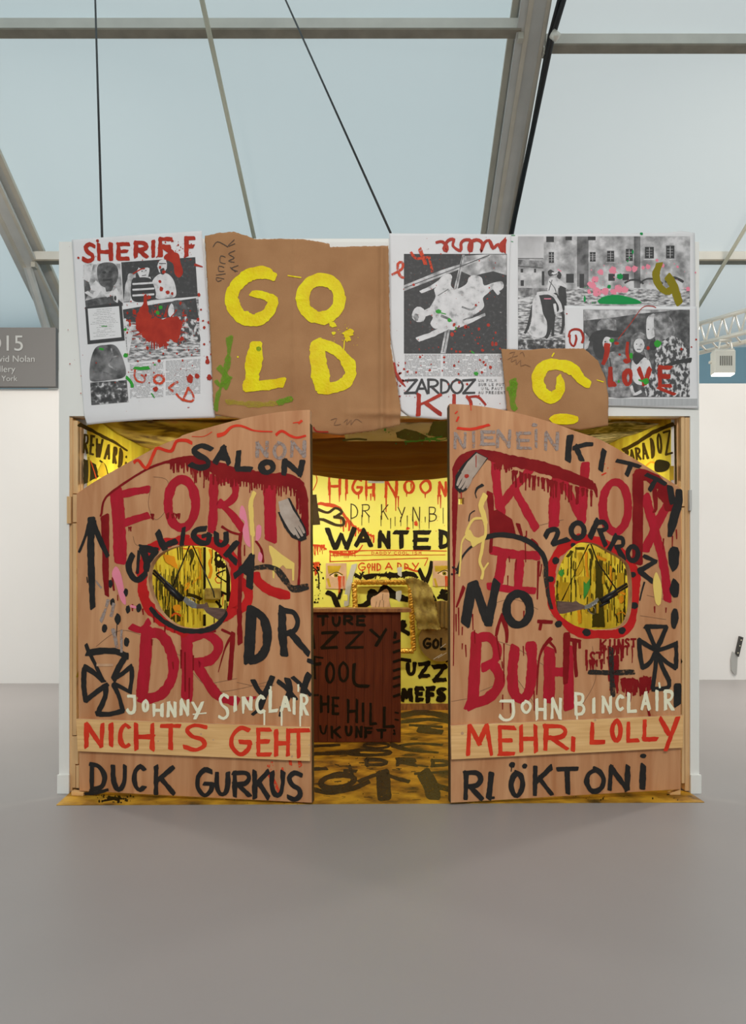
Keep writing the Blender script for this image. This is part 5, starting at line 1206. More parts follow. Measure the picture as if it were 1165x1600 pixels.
# loose cloth that hangs on below the small canvas, and the fold of paper beside it
def horiz(name, label, x0, x1, y0, y1, zf, m, cat='cloth', nu=40, nv=40, edge=None, thick=.003):
    vs = []; fs = []
    for j in range(nv+1):
        for i in range(nu+1):
            u, v = i/nu, j/nv
            x = x0+(x1-x0)*u; y = y0+(y1-y0)*v
            if edge: x, y = edge(u, v, x, y)
            vs.append((x, y, zf(x, y, u, v)))
    for j in range(nv):
        for i in range(nu):
            a = j*(nu+1)+i; fs.append((a, a+1, a+nu+2, a+nu+1))
    o = link(name, mesh(name, vs, fs, True), M[m])
    md = o.modifiers.new('thickness', 'SOLIDIFY'); md.thickness = thick
    return tag(o, label, cat, None)
def nz(x, y, s=1.): return noise.noise(Vector((x*s, y*s, 3.3)))
horiz('canopy_cloth', 'ochre painted cloth sagging under the ceiling behind the left door and the SHERIFF poster', -1.80, -.82, 4.76, 6.6, lambda x, y, u, v: 2.335+.10*v-.05*math.sin(math.pi*u)*math.sin(math.pi*v)+.03*nz(x, y, 2.5), 'canopy_olive')
horiz('canopy_cloth', 'dark foliage print cloth under the ceiling above the letters on the right foil wall', 1.02, 1.80, 4.76, 6.4, lambda x, y, u, v: 2.335+.10*v-.04*math.sin(math.pi*u)*math.sin(math.pi*v)+.03*nz(x, y, 3), 'canopy_leaf')
horiz('canopy_cloth', 'pale spattered cloth with dark print under the ceiling, just above the brown sagging cloth', -.22, .78, 4.76, 5.34, lambda x, y, u, v: 2.333, 'canopy_pale')
t = [o for o in COL.objects if o.name.startswith('canopy_cloth')][-1]
CPn = Plane((0, 5, 2.329), (0, 0, -1))
def on_cloth(p, name, m):
    o = p.build(name, m, None); o.parent = t; o.location = -t.location; return o
p = Paint(CPn, .0004); p.fill([(618, 676), (632, 670), (650, 674), (668, 682), (660, 690), (636, 688), (620, 684)], rough=.5); p.fill([(676, 658), (700, 657), (700, 684), (686, 684), (668, 680)], rough=.5); p.stroke([(536, 688), (556, 686), (572, 687)], 3); on_cloth(p, 'dark_print', 'iblack')
p = Paint(CPn, .0006); p.stroke([(632, 690), (660, 688), (690, 682)], 2.4, rough=.4); p.stroke([(664, 684), (688, 688), (700, 684)], 2.4, rough=.4); p.spatter(596, 670, 700, 694, 26, .5, 2); on_cloth(p, 'green_splatter', 'dgreen')
horiz('canopy_cloth', 'brown cloth sagging in a long curve across the opening above the yellow back wall', -.80, .98, 5.40, 7.75,
      lambda x, y, u, v: 2.36+.13*v-(.205*math.sin(math.pi*min(1, v*1.35))**.8 if v < .74 else 0)*(.55+.45*math.sin(math.pi*u))+.012*math.sin(v*60+4*nz(x, y, 1.2))+.01*nz(x, y, 5), 'canopy_brown', nv=70)
horiz('canopy_cloth', 'ochre scrap of cloth hanging in the corner below the small canvas', .84, 1.0, 4.76, 5.2, lambda x, y, u, v: 2.30-.07*math.sin(math.pi*u)*(1-v)+.02*nz(x, y, 5), 'canopy_brown')
B().box(LW, RW, FY+.02, BW, 2.66, 2.70).build('ceiling_board', M['jute'], booth)
B().box(XL, XR, FY+.06, FY+.09, 2.345, 2.66).build('lintel_beam', M['pinev'], booth)

# ================================================================== inside: writing on the foil
WB = Plane((0, BW, 0), (0, -1, 0)); WLp = Plane((LW, 6, 0), (1, 0, 0)); WRp = Plane((RW, 6, 0), (-1, 0, 0))
p = Paint(WLp, .0015)
p.word(3.6, [('R', 129.5, 138, 678, 709, 4), ('E', 140, 147.5, 680, 711, 4), ('W', 148.5, 160, 685, 715, 5), ('A', 163.5, 173, 694, 718, 8), ('R', 176, 183, 698, 725, 5), ('D', 185, 192, 700, 731, 5)])
p.dot(197, 714, 1.6, 2.4); p.dot(196.5, 724, 1.6, 2.6); p.stroke([(124.5, 664), (140, 671), (162, 683), (180, 692), (198, 704)], 7, w2=3, rough=.2)
p.build('painted_word', 'ibrown', lf, 'dark word REWARD')
p = Paint(WLp, .0015); p.fill([(130, 717), (137, 719), (150, 726), (154, 745), (130, 757)], rough=.5); p.stroke([(156, 720), (163, 726), (168, 742)], 2.6); p.build('pasted_photo', 'iblack', lf)
p = Paint(WLp, .0022); p.stroke([(138, 715), (139, 735), (138, 752)], 3); p.fill([(152, 742), (160, 722), (166, 736), (166, 746)], True); p.build('ochre_mark', 'igold', lf)
p = Paint(WLp, .0022); p.stroke([(141, 720), (147, 738), (150, 748)], 1.4); p.build('red_mark', 'ired', lf)
p = Paint(WRp, .0015)
p.word(3.4, [('P', 976, 982, 702, 718), ('A', 983, 991, 702, 718, -4), ('R', 992.5, 1001, 699, 719, -6), ('A', 1002, 1012, 692, 718, -8), ('D', 1016, 1022.5, 684, 717, -4), ('O', 1026, 1034, 677, 709, -4), ('Z', 1037, 1050, 672, 711, -6)])
p.stroke([(974, 703), (990, 695), (1018, 677), (1040, 667), (1051, 663)], 6, rough=.15); p.stroke([(1054.5, 665), (1055, 700), (1056, 756)], 3)
p.build('painted_word', 'ibrown', rf, 'dark hand lettered word')
p = Paint(WRp, .0015); p.fill([(1023, 722), (1030, 718), (1045, 722), (1046, 730), (1040, 736), (1030, 738), (1023, 736)], True); p.build('painted_blob', 'iblack', rf)
p = Paint(WRp, .0018); p.stroke([(1009, 728), (1016, 722), (1022, 723)], 2.4); p.build('orange_mark', 'iorange', rf)
p = Paint(WRp, .0018); p.rect(1046, 728, 1053, 750); p.build('ochre_mark', 'igold', rf)
# dense marks seen through the two round openings
p = Paint(WLp, .0015)
for _ in range(150):
    x = R.uniform(243, 314); y = R.uniform(888, 935) if x < 290 else R.uniform(856, 950); L = R.uniform(8, 40) if x < 290 else R.uniform(5, 16)
    p.stroke([(x, y), (x+R.uniform(-1, 1), y+L)], R.uniform(.4, 1.3), smooth=False)
for x in (256, 261, 277, 281, 284): p.stroke([(x, 855), (x+1, 875)], 2, w2=1)
p.stroke([(298, 860), (300, 870), (297, 882)], 7, w2=3, rough=.3); p.dot(266, 958, 8, 10, .3); p.dot(277, 966, 8, 7, .3); p.dot(291, 924, 3, 6); p.stroke([(290, 928), (305, 932), (313, 936)], 5); p.stroke([(293, 945), (293, 972)], 1.4)
p.build('dark_drips', 'iblack', lf)
p = Paint(WLp, .0024); p.fill([(253, 865), (262, 867), (272, 870), (278, 890), (268, 884), (258, 878)], rough=.6); p.dot(276, 950, 6, 5, .3); p.stroke([(289, 915), (295, 910), (293, 918), (288, 922)], 2.4); p.stroke([(300, 912), (312, 900)], 1.2); p.stroke([(310, 858), (313, 870), (312, 905)], 2.4); p.stroke([(290, 858), (310, 856), (313, 862)], 2); p.build('orange_mark', 'iorange', lf)
p = Paint(WLp, .0026); p.stroke([(268, 962), (274, 958), (281, 962)], 3); p.stroke([(286, 857), (294, 858)], 1.5); p.build('red_mark', 'ired', lf)
p = Paint(WLp, .0020)
for _ in range(30):
    x = R.uniform(243, 314); y = R.uniform(860, 960); p.stroke([(x, y), (x, y+R.uniform(6, 25))], R.uniform(1, 3), smooth=False)
p.build('ochre_streaks', 'igold', lf)
p = Paint(WB, .0015)
p.rect(317.5, 855, 321.5, 921); p.rect(317, 960, 321.5, 978); p.rect(353.5, 872, 359.5, 940)
p.dot(343, 875, 7.5, 11, .35); p.dot(349, 884, 4, 5, .3); p.stroke([(340, 923), (353, 928)], 4); p.dot(345, 929, 4, 4, .3); p.stroke([(338, 940), (345, 948)], 4)
p.build('dark_shapes', 'iblack', bf)
p = Paint(WB, .0022); p.dot(341.5, 873, 2.6, 3.4); p.dot(348, 874, 2, 3); p.build('yellow_eyes', 'foil_b', bf)
p = Paint(WB, .0015); p.stroke([(329, 860), (331, 870), (327, 880), (330, 890), (327, 902)], 5, rough=.25); p.build('orange_mark', 'iorange', bf)
p = Paint(WB, .0016); p.stroke([(341, 890), (342, 898), (336, 905), (340, 911), (346, 910)], 1.6); p.build('red_mark', 'ired', bf)
p = Paint(WRp, .0015)
for _ in range(130):
    x = R.uniform(866, 980); y = R.uniform(852, 955); p.stroke([(x, y), (x+R.uniform(-1, 1), y+R.uniform(5, 28))], R.uniform(.4, 1.8), smooth=False)
p.fill([(931, 876), (942, 876), (942, 935), (945, 980), (925, 980), (926, 950), (930, 935)], rough=.5); p.stroke([(887, 869), (893, 862)], 5); p.stroke([(900, 857), (912, 857)], 4); p.rect(869.5, 907, 872, 938); p.dot(881.5, 920, 2); p.dot(877.5, 926, 1.6)
p.stroke([(958, 888), (955, 915), (951, 925)], 2.6); p.dot(959, 892, 2.4, 4); p.stroke([(943, 905), (950, 920)], 2.6); p.stroke([(892, 872), (893, 888)], 2.4); p.stroke([(921, 858), (925, 870), (922, 886)], 3, rough=.4); p.stroke([(913, 950), (930, 958)], 5); p.stroke([(962, 960), (966, 972)], 3)
p.build('dark_drips', 'iblack', rf)
p = Paint(WRp, .0020); p.rect(873, 910, 889, 938); p.fill([(903, 901), (922, 900), (920, 928), (905, 930)]); p.rect(964, 895, 975, 925); p.stroke([(902, 895), (908, 885), (906, 866)], 8)
for _ in range(26):
    x = R.uniform(868, 978); y = R.uniform(860, 955); p.stroke([(x, y), (x, y+R.uniform(8, 26))], R.uniform(1.5, 4), smooth=False)
p.build('ochre_patches', 'igold', rf)
p = Paint(WRp, .0026); p.stroke([(916, 864), (916, 882), (918, 900)], 4); p.stroke([(934, 870), (945, 875)], 5); p.stroke([(954, 885), (955, 912)], 3); p.dot(971, 937, 4, 6, .2); p.stroke([(905, 955), (906, 972)], 6, rough=.3); p.stroke([(964, 960), (972, 956), (977, 960)], 2); p.stroke([(968, 925), (976, 928)], 4); p.build('orange_marks', 'iorange', rf)
p = Paint(WRp, .0030); p.fill([(912, 908), (916, 912), (922, 904), (922, 918), (919, 926), (912, 937)]); p.dot(878, 895, 4, 5.5, .4); p.build('green_patch', 'dgreen', rf, 'green patch')
# marks on the parts of the foil that the doors hide from the front
for pl_, x0, x1, y0, y1, n, par in ((WLp, 128, 240, 770, 1120, 90, lf), (WLp, 245, 315, 985, 1090, 40, lf), (WRp, 990, 1056, 770, 1120, 90, rf), (WRp, 870, 985, 990, 1100, 60, rf), (WB, 330, 484, 745, 1050, 110, bf), (WB, 706, 856, 745, 1090, 110, bf)):
    for mm, k, wmax, Lmax in (('ochre_streaks', 'igold', 6, 30), ('dark_drips', 'iblack', 3, 46), ('orange_marks', 'ired', 3, 30)):
        p = Paint(pl_, .0012 if k == 'igold' else .0019)
        for _ in range(n if k == 'iblack' else n//3):
            x = R.uniform(x0, x1); y = R.uniform(y0, y1-Lmax); L = R.uniform(6, Lmax); wd = 1+(wmax-1)*R.random()**3
            if R.random() < .12: p.stroke([(x, y), (x+R.uniform(-16, 16), y+R.uniform(4, 14)), (x+R.uniform(-16, 16), y+R.uniform(10, 26))], wd+1.5, rough=.2)
            else: p.stroke([(x, y), (x+R.uniform(-1, 1), y+L)], wd, smooth=False)
        p.build(mm, k, par)
# back wall
p = Paint(WB, .0015)
p.word(4.2, [('H', 512.6, 532, 745, 774), ('I', 538.5, 544, 746, 772), ('G', 549, 567, 747, 773), ('H', 570, 585, 747, 776), ('N', 601, 621, 749, 778), ('O', 630, 648, 749, 772), ('O', 655, 674, 749, 772), ('N', 684, 698, 752, 776)], .2)
for x, y, L in ((515, 774, 12), (530, 772, 12), (540, 772, 10), (560, 772, 8), (572, 774, 8), (579, 772, 10), (585, 774, 8), (603, 776, 24), (618, 776, 22), (622, 776, 16), (635, 768, 8), (642, 756, 8), (664, 770, 8), (684, 774, 14), (688, 774, 20)): p.stroke([(x, y), (x, y+L)], 2.4, w2=1.2, smooth=False)
p.stroke([(498, 787), (515, 789), (530, 795), (545, 815), (560, 828), (582, 838)], 6, w2=3, rough=.25); p.drips(530, 585, 812, 14, 6, 16, 2, 840); p.stroke([(493, 740), (495, 752), (489, 766)], 1.4)
p.stroke([(489, 852), (500, 853), (509, 858)], 3); p.drips(489, 508, 854, 8, 5, 16, 1.6); p.stroke([(488, 880), (498, 880)], 3); p.drips(489, 500, 882, 5, 6, 18, 2.2); p.dot(650, 818, 3, 4, .4); p.dot(637, 826, 3, 2, .4); p.spatter(640, 800, 700, 836, 14, .4, 1)
p.stroke([(515.5, 861.7), (540, 866), (558, 862), (566, 852)], 4, w2=2); p.drips(518, 555, 864, 12, 3, 8, 1.4)
p.build('painted_word', 'ired', bf, 'dripping orange red words HIGH NOON')
p = Paint(WB, .0020)
p.stroke([(515.5, 861.5), (600, 860), (697, 861)], 1.4); p.stroke([(515.5, 868), (600, 867.5), (695, 867)], 1.0); p.stroke([(515.5, 862), (515.5, 878)], 1.6); p.stroke([(515.5, 877.5), (560, 876), (600, 874), (668, 872)], 1.3); p.stroke([(668, 873), (663, 884)], 1.2)
line(p, 'DADDY COOL ISM', 580, 861.8, 4.6, 6.4, .8)
p.word(1.9, [('G', 559, 571, 879, 892), ('O', 573, 579, 880, 888), ('H', 580.5, 586, 880, 892), ('D', 588, 595, 880, 892), ('A', 601, 613, 879, 890), ('D', 620, 627, 879, 889), ('D', 631, 638, 880, 890), ('Y', 643, 654, 879, 892)]); p.stroke([(566, 890), (566, 897)], 1.6); p.stroke([(576, 888), (576, 897)], 1.6); p.stroke([(634, 886), (645, 891), (655, 893)], 2.4, rough=.4)
p.build('painted_word', 'ired', bf, 'small thin red words under WANTED')
p = Paint(WB, .0022)
p.word(7, [('W', 509.5, 555, 824, 859), ('A', 553.5, 582, 826, 855), ('N', 590, 609.5, 829, 857), ('T', 614, 639, 829, 857), ('E', 645, 673, 829, 859), ('D', 685, 704, 828, 858)]); p.build('painted_word', 'iblack', bf, 'large black word WANTED')
p = Paint(WB, .0026)
p.word(1.6, [('D', 547, 559, 787, 811), ('R', 565, 578, 788, 808), ('K', 595, 607, 788, 812), ('Y', 621, 633, 792, 816), ('N', 644, 656, 792, 815), ('B', 670, 682, 792, 815)])
for x, y, L in ((548, 808, 16), (565, 805, 16), (576, 805, 12), (595, 806, 16), (610, 810, 16), (617, 808, 14), (626, 808, 14), (636, 806, 18), (645, 812, 14), (655, 812, 14), (664, 808, 8), (670, 812, 14), (692, 794, 24)): p.stroke([(x, y), (x, y+L)], 1.2, w2=.8, smooth=False)
p.stroke([(497, 796), (512, 801), (524, 794), (534, 800), (524, 808)], 4.4); p.stroke([(522, 808), (535, 810), (536, 820), (524, 820), (505, 812), (497, 812)], 4.4)
p.word(1.5, [('M', 620, 632, 739, 744), ('A', 636, 646, 739, 745), ('N', 655, 662, 740, 744), ('E', 664, 670, 740, 744)])
p.fill([(487, 773), (494, 773), (500, 820), (487, 820)], rough=.4)
p.build('painted_marks', 'ibrown', bf, 'thin brown letters below HIGH NOON')
p = Paint(WB, .0022)
p.stroke([(655, 891), (661, 904), (666, 911)], 6.5); p.stroke([(674, 879), (671, 895), (665, 911), (667, 918)], 6.5); p.stroke([(668, 918), (676, 932), (681, 944)], 6); p.dot(692, 925, 6, 5, .3); p.dot(696, 932, 6, 6, .3); p.dot(689, 932, 4, 4, .3); p.stroke([(684, 934), (700, 928)], 4)
p.stroke([(555, 898), (563, 903)], 5); p.stroke([(570, 902), (590, 898), (615, 899), (640, 896), (650, 902)], 7, rough=.35)
for _ in range(50): x = R.uniform(560, 648); p.stroke([(x, 900), (x+R.uniform(-6, 6), 900+R.uniform(-7, 5))], R.uniform(.8, 2), smooth=False)
p.stroke([(512, 926), (520, 930), (526, 944), (530, 952)], 8); p.stroke([(533, 922), (529, 935)], 5); p.stroke([(556, 950), (575, 942), (580, 924), (592, 932), (600, 918), (612, 930), (640, 938), (642, 950)], 9, rough=.2); p.stroke([(600, 915), (610, 922), (625, 932)], 6)
p.stroke([(488, 886), (497, 896), (498, 920)], 2); p.spatter(488, 880, 506, 945, 40, .6, 2)
p.dot(630, 976, 5, 8, .3); p.stroke([(625, 982), (638, 990)], 7)
p.stroke([(626, 1030), (640, 1032)], 6); p.word(7, [('U', 634, 650, 1034, 1056), ('Z', 653, 672, 1034, 1059), ('Z', 675, 698, 1038, 1066), ('M', 626, 645, 1075, 1097), ('E', 648, 662, 1073, 1096), ('F', 665, 680, 1073, 1099), ('S', 681, 696, 1073, 1096)], .22); p.stroke([(672, 1098), (672, 1106)], 1)
p.stroke([(700, 985), (702, 1020)], 6)
p.build('painted_marks', 'iblack', bf, 'black strokes and the words UZZ and MEFS')
p = Paint(WB, .0024); p.rect(575, 746, 600, 755); p.build('tape_patch', 'paperg', bf)

# things fixed to the back wall
def picture(name, label, x0, y0, x1, y1, cat, Y=BW-.012):
    a = at(x0, y1, Y); c2 = at(x1, y0, Y)
    t = thing(name, label, cat, ((a.x+c2.x)/2, Y, a.z)); B().box(a.x, c2.x, Y, Y+.004, a.z, c2.z).build('print', M['skin'], t)
    return t, Plane((0, Y, 0), (0, -1, 0))
for lab, x0, x1, red in (('printed close picture of an eye with red drips, left of the gilt frame', 509, 541, 535), ('printed close picture of an eye with red drips, right of the gilt frame', 676, 704, 694)):
    t, pp = picture('eye_print', lab, x0, 880 if x0 < 600 else 876, x1, 920 if x0 < 600 else 916, 'print')
    cx = 525 if x0 < 600 else 694; cy = 899 if x0 < 600 else 896
    p = Paint(pp, .0006); p.fill([(x0+2, 884), (cx+8, 884), (cx+4, cy-6), (x0+4, cy-2)], rough=.4); p.stroke([(cx-10, cy), (cx, cy-5), (cx+10, cy-1)], 2); p.stroke([(x0+3, 905), (x0+6, 916)], 4); p.build('brow_shadow', 'igold', t)
    p = Paint(pp, .0010); p.fill([(cx-9, cy), (cx, cy-4), (cx+9, cy), (cx, cy+4)], True); p.build('eye_white', 'skinl', t)
    p = Paint(pp, .0014); p.dot(cx, cy, 3.6); p.build('iris', 'olive', t)
    p = Paint(pp, .0017); p.dot(cx, cy, 1.7); p.stroke([(cx-10, cy), (cx, cy-5), (cx+9, cy-1)], 1.3); p.build('pupil', 'iblack', t)
    p = Paint(pp, .0021); p.drips(red-7 if x0 < 600 else red, red+4 if x0 < 600 else 702, 903, 5, 8, 24, 1.5); p.build('red_drips', 'ired', t)
FRY = BW-.09
fr = thing('gilt_frame', 'ornate gilt picture frame leaning on the back wall behind the counter', 'picture frame', at(600, 1022, FRY))
cs = [(553, 910), (640, 910), (646, 1017), (558, 1017)]
for i in range(4):
    a, c2 = cs[i], cs[(i+1) % 4]; n = 60; pts = []; rr = []
    for k in range(n+1):
        u = k/n; P_ = at(a[0]+(c2[0]-a[0])*u, a[1]+(c2[1]-a[1])*u, FRY); pts.append(P_); rr.append(.022+.009*abs(math.sin(u*math.pi*13)))
    B().tube(pts, rr, 10).build('frame_bar', M['gold'], fr, smooth=True)
    bb = B()
    for k in range(26):
        u = (k+.5)/26; c_ = at(a[0]+(c2[0]-a[0])*u, a[1]+(c2[1]-a[1])*u, FRY-.024)
        d = (at(*c2, FRY)-at(*a, FRY)).normalized(); nn = Vector((0, -1, 0)).cross(d)
        bb.tube([c_+nn*(.026)+d*-.012, c_+nn*.012, c_-nn*.010+d*.012], [.006, .011, .006], 6)
    bb.build('frame_ornament', M['gold'], fr, smooth=True)
# hands print inside the frame
t, pp = picture('hands_print', 'printed pair of pale brown hands with fingers spread, inside the gilt frame', 578, 922, 610, 950, 'print', BW-.015)
bpy.data.objects.remove(t.children[0])
p = Paint(pp, .0006); p.fill([(580, 934), (588, 930), (596, 924), (604, 920), (608, 928), (607, 942), (604, 952), (582, 950), (579, 942)], True)
for f in ([(584, 944, 4), (581, 952, 3)], [(589, 944, 4), (586, 953, 3)], [(595, 944, 4), (593, 954, 3)], [(601, 944, 4), (602, 954, 3)], [(606, 940, 4), (609, 950, 3)]): p.stroke(f, smooth=False)
p.build('hands', 'skin', t)
p = Paint(pp, .0012)
for f in ([(588, 940), (586, 951)], [(594, 938), (591, 952)], [(599, 938), (599, 952)], [(598, 928), (597, 938)]): p.stroke(f, .7)
p.build('finger_lines', 'ibrown', t)
# tapes
def tapestrip(label, pts, w, Y):
    o = B(); pp = Plane((0, Y, 0), (0, -1, 0)); p = Paint(pp, 0); p.stroke(pts, w, rough=.12); o = p.b.build('tape_strip', M['tape'])
    md = o.modifiers.new('thickness', 'SOLIDIFY'); md.thickness = .002; return tag(o, label, 'tape')
tapestrip('crumpled silver tape strip on the back wall left of the gilt frame', [(553, 884), (548, 900), (543, 924), (541, 944)], 8, BW-.012)
tapestrip('short silver tape strip hanging over the top bar of the gilt frame', [(624, 889), (624, 897)], 7.5, FRY-.05)
tapestrip('short silver tape strip inside the gilt frame near the hands print', [(623, 926), (622, 936)], 8, FRY-.03)
o = B().box(-.345, -.30, 7.70, 7.76, at(0, 939, 7.7).z, at(0, 929, 7.7).z).build('yellow_package', M['foil_b'], None, bevel=.006); tag(o, 'small shiny yellow package taped up left of the gilt frame', 'package')
# net cloth over the frame corner
def fn(x, z): return 7.65+.03*math.sin(x*40+z*6)+.02*math.sin(z*30)
sn = Sheet(fn)
sn.hit = (lambda s: (lambda px, py, off=0.: at(px, py, s.f((px-CX)/F*7.7, EYE-(py-CY)/F*7.7)-off)))(sn)
o = coons('net_cloth', sn, [(632, 905), (645, 902), (668, 912), (674, 920)], [(652, 984), (668, 983), (688, 984)], [(632, 905), (642, 922), (646, 950), (652, 984)], [(674, 920), (680, 945), (688, 984)], M['fur'], None, 40, 50, .003, 1.2)
tag(o, 'olive gold net cloth draped over the top right corner of the gilt frame', 'cloth')
# wrapped disc
dc = thing('wrapped_disc', 'round brown disc in shiny wrap with black letters GOL on the back wall', 'disc', at(688, 1034, 7.78))
ctr = at(688, 1000, 7.78); n = 40; vs = [ctr+Vector((math.cos(2*math.pi*k/n)*.225, dy, math.sin(2*math.pi*k/n)*.225)) for dy in (0, .06) for k in range(n)]
B().add(vs, [tuple(range(n)), tuple(range(2*n-1, n-1, -1))]+[(k+n, (k+1) % n+n, (k+1) % n, k) for k in range(n)]).build('disc', M['plastic'], dc)
sn2 = Sheet(lambda x, z: 7.76+.02*math.sin(x*60)); sn2.hit = lambda px, py, off=0.: at(px, py, 7.765+.015*math.sin(px*.9)-off)
coons('wrap', sn2, [(677, 940), (690, 938), (706, 940)], [(660, 986), (685, 980), (706, 984)], [(677, 940), (668, 962), (660, 986)], [(706, 940), (706, 984)], M['plastic'], dc, 30, 20)
pp = Plane((0, 7.78, 0), (0, -1, 0)); p = Paint(pp, .002); p.word(4, [('G', 660, 674, 996, 1014), ('O', 675, 686, 998, 1014), ('L', 687, 697, 996, 1016)], .2); p.build('painted_word', 'iblack', dc)
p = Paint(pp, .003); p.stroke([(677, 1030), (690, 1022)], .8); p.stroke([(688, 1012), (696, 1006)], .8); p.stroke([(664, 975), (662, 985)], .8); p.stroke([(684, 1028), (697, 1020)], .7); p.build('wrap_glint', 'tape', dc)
# brown box hung on the back wall, seen through the left opening
a = at(312, 937, 7.75); c2 = at(341, 919, 7.75)
o = B().box(a.x+.04, c2.x, 7.78, 7.89, a.z, c2.z).build('brown_box', M['fur'], None, bevel=.01); tag(o, 'small brown box on the back wall seen through the round hole', 'box')

# ================================================================== counter
CYF = 6.17
ct = thing('bar_counter', 'dark red brown boarded bar counter with black lettering, in the middle of the booth', 'counter', (-.3, CYF, .004))
x0, x1 = -.86, (626-CX)/F*CYF; zt = 1.083; pw = .0715; n = int((x1-x0)/pw); pw = (x1-x0)/n
pm = mesh('plank', [(a*(pw/2-.0012), b_, c_) for c_ in (0, zt-.012) for (a, b_) in ((-1, 0), (1, 0), (1, .018), (-1, .018))], [(0, 3, 2, 1), (4, 5, 6, 7), (0, 1, 5, 4), (1, 2, 6, 5), (2, 3, 7, 6), (3, 0, 4, 7)])
pm.materials.append(M['counter'])
for i in range(n):
    o = bpy.data.objects.new('plank', pm); COL.objects.link(o); o.parent = ct; o.location = (x0+pw*(i+.5)+.3, R.uniform(-.002, .002), .004)
B().box(x0, x1, CYF+.02, CYF+.04, .008, zt).build('backing_panel', M['counter'], ct)
B().box(x1-.018, x1, CYF+.04, CYF+.50, .008, zt).build('end_panel', M['counter'], ct)
B().box(x0, x0+.018, CYF+.04, CYF+.50, .008, zt).build('end_panel', M['counter'], ct)
B().box(x0-.03, x1+.085, CYF-.04, CYF+.52, zt, zt+.03).build('top', M['countertop'], ct, bevel=.003)
CP = Plane((0, CYF-.003, 0), (0, -1, 0)); p = Paint(CP, .001)
p.word(4.2, [('T', 495, 513, 961, 978), ('U', 518.5, 532, 963, 979), ('R', 536, 552, 961, 977), ('E', 556, 571, 961, 978)], .15)
p.word(4.5, [('Z', 500.7, 528, 986, 1014), ('Z', 539, 567, 986, 1014), ('Y', 578, 605, 982, 1010), (',', 614, 620, 987, 998)], .12); p.stroke([(488, 992), (490, 1012)], 5)
for y in (1004, 1019, 1034, 1048, 1060, 1073, 1088): p.stroke([(615, y), (624, y-3)], 4)
p.word(4.2, [('O', 508, 523, 1034, 1068), ('O', 528, 545, 1034, 1066)]); p.stroke([(553, 1038), (554, 1068), (575, 1072)], 5); p.stroke([(490, 1026), (504, 1028)], 3); p.stroke([(490, 1038), (500, 1037)], 5); p.stroke([(491, 1026), (492, 1060)], 3)
p.word(4.2, [('H', 500, 514, 1086, 1114), ('E', 518, 530, 1089, 1117), ('H', 542, 559, 1092, 1130), ('I', 564, 570, 1097, 1128), ('L', 577, 589, 1098, 1133), ('L', 598, 616, 1104, 1137)], .12); p.stroke([(489, 1086), (497, 1086)], 3)
p.word(4.2, [('K', 516, 533, 1134, 1154), ('U', 539, 550, 1134, 1150), ('N', 555, 566, 1134, 1153), ('F', 569, 582, 1136, 1153), ('T', 588, 604, 1139, 1154), (':', 612, 619, 1138, 1150)], .12)
for y in (1113, 1124): p.stroke([(617, y), (622, y+1)], 2.4)
p.stroke([(500, 1134), (502, 1144), (507, 1146), (510, 1134)], 3)
p.build('painted_word', 'iblack', ct, 'black hand painted lettering')

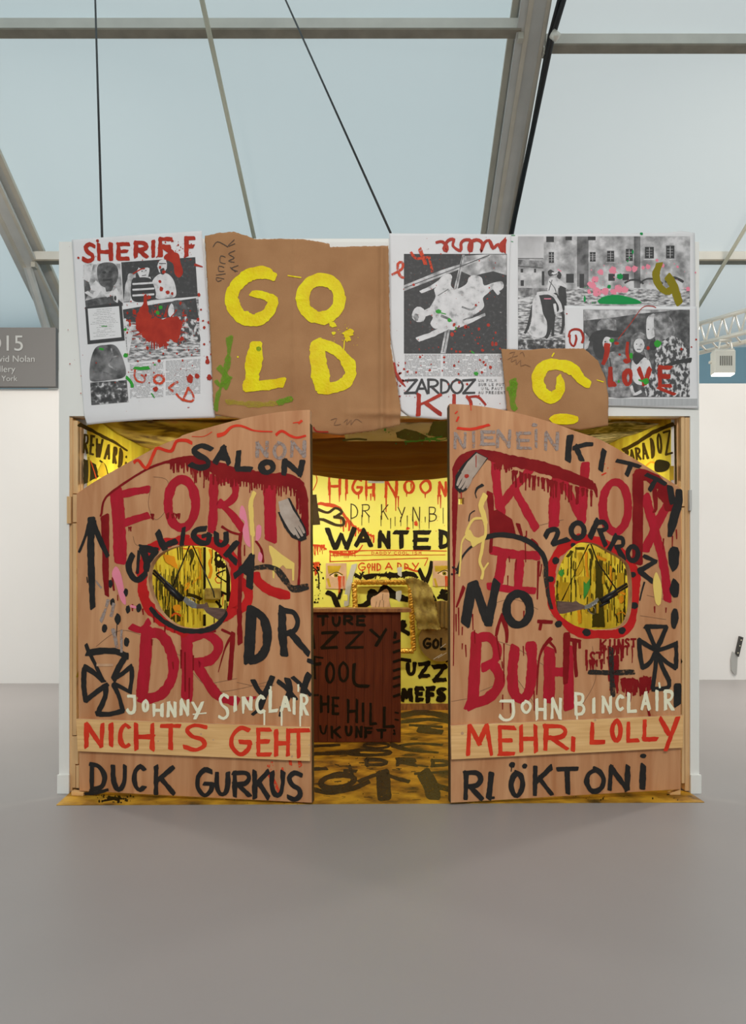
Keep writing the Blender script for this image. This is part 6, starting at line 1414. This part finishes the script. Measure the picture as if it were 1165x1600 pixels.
# ================================================================== the two toy rifles
def rifle(label, Y, barrel, recv, stock, lever, tube_, sling, mirror, surfn):
    c = at(*recv[0], Y); t = thing('rifle', label, 'rifle', c)
    B().tube([at(*barrel[0], Y), at(*barrel[1], Y)], .0085, 12).build('barrel', M['gunblack'], t, smooth=True)
    d = (at(*barrel[1], Y)-at(*barrel[0], Y)).normalized(); up = Vector((0, -1, 0)).cross(d); up = up if up.z > 0 else -up
    a = at(*barrel[0], Y)-up*.016; b2 = at(*barrel[1], Y)-up*.016
    B().tube([a, b2], .0065, 10).build('magazine_tube', M['gunblack'], t, smooth=True)
    B().tube([a+(b2-a)*.42, a+(b2-a)*.98], .0155, 10).build('fore_grip', M['gunblack'], t, smooth=True)
    B().tube([at(*p_, Y) for p_ in tube_], .008, 8).build('loading_grip', M['gunblack'], t, smooth=True)
    pl = Plane((0, Y-.012, 0), (0, -1, 0))
    prism('receiver', pl, recv, [], .024, M['gunsilver'], t)
    prism('stock', Plane((0, Y-.014, 0), (0, -1, 0)), stock, [], .028, M['gunwood'], t)
    B().tube(catmull([tuple(at(*p_, Y)) for p_ in lever]), .003, 6).build('lever', M['gunsilver'], t, smooth=True)
    B().tube([at(p_[0], p_[1], Y+.004) for p_ in sling], .0042, 6).build('sling', M['gunblack'], t, smooth=True)
    pr = Paint(pl, .001)
    for k in range(3): pr.dot(recv[0][0]*.5+recv[2][0]*.5+(k-1)*3, recv[0][1]*.5+recv[2][1]*.5+(k-1)*1.5*(1 if not mirror else -1), 1.1)
    pr.build('screw', 'tape', t)
    return t
LY = LD.hit(298, 915).y
rifle('toy rifle hung by a black sling in the round hole of the left door', LY+.14, [(240, 891), (288, 936)], [(289, 932), (298, 938), (309, 945), (308, 951), (300, 950), (292, 945), (286, 939)],
      [(307, 944), (319, 944), (322, 941), (325, 949), (340, 950), (352, 952), (350, 966), (346, 971), (334, 965), (322, 957), (318, 951), (307, 951)], [(296, 938), (299, 934), (304, 936), (305, 941), (301, 943)], [(265, 926), (273, 932), (281, 940)], [(270, 916), (297, 850), (300, 850), (333, 924), (335, 934)], False, None)
RY = RD.hit(925, 915).y
rifle('toy rifle hung by a thin sling in the squarish hole of the right door', RY+.14, [(979, 912), (936, 938)], [(935, 938), (930, 944), (922, 950), (913, 952), (912, 947), (920, 944), (928, 939), (934, 934)],
      [(913, 946), (905, 943), (900, 939), (896, 941), (870, 939), (871, 959), (880, 959), (900, 954), (913, 951)], [(918, 952), (921, 957), (928, 960), (930, 953), (927, 948)], [(952, 940), (943, 944), (936, 948)], [(878, 938), (919, 851), (923, 850), (934, 880), (962, 920)], True, None)
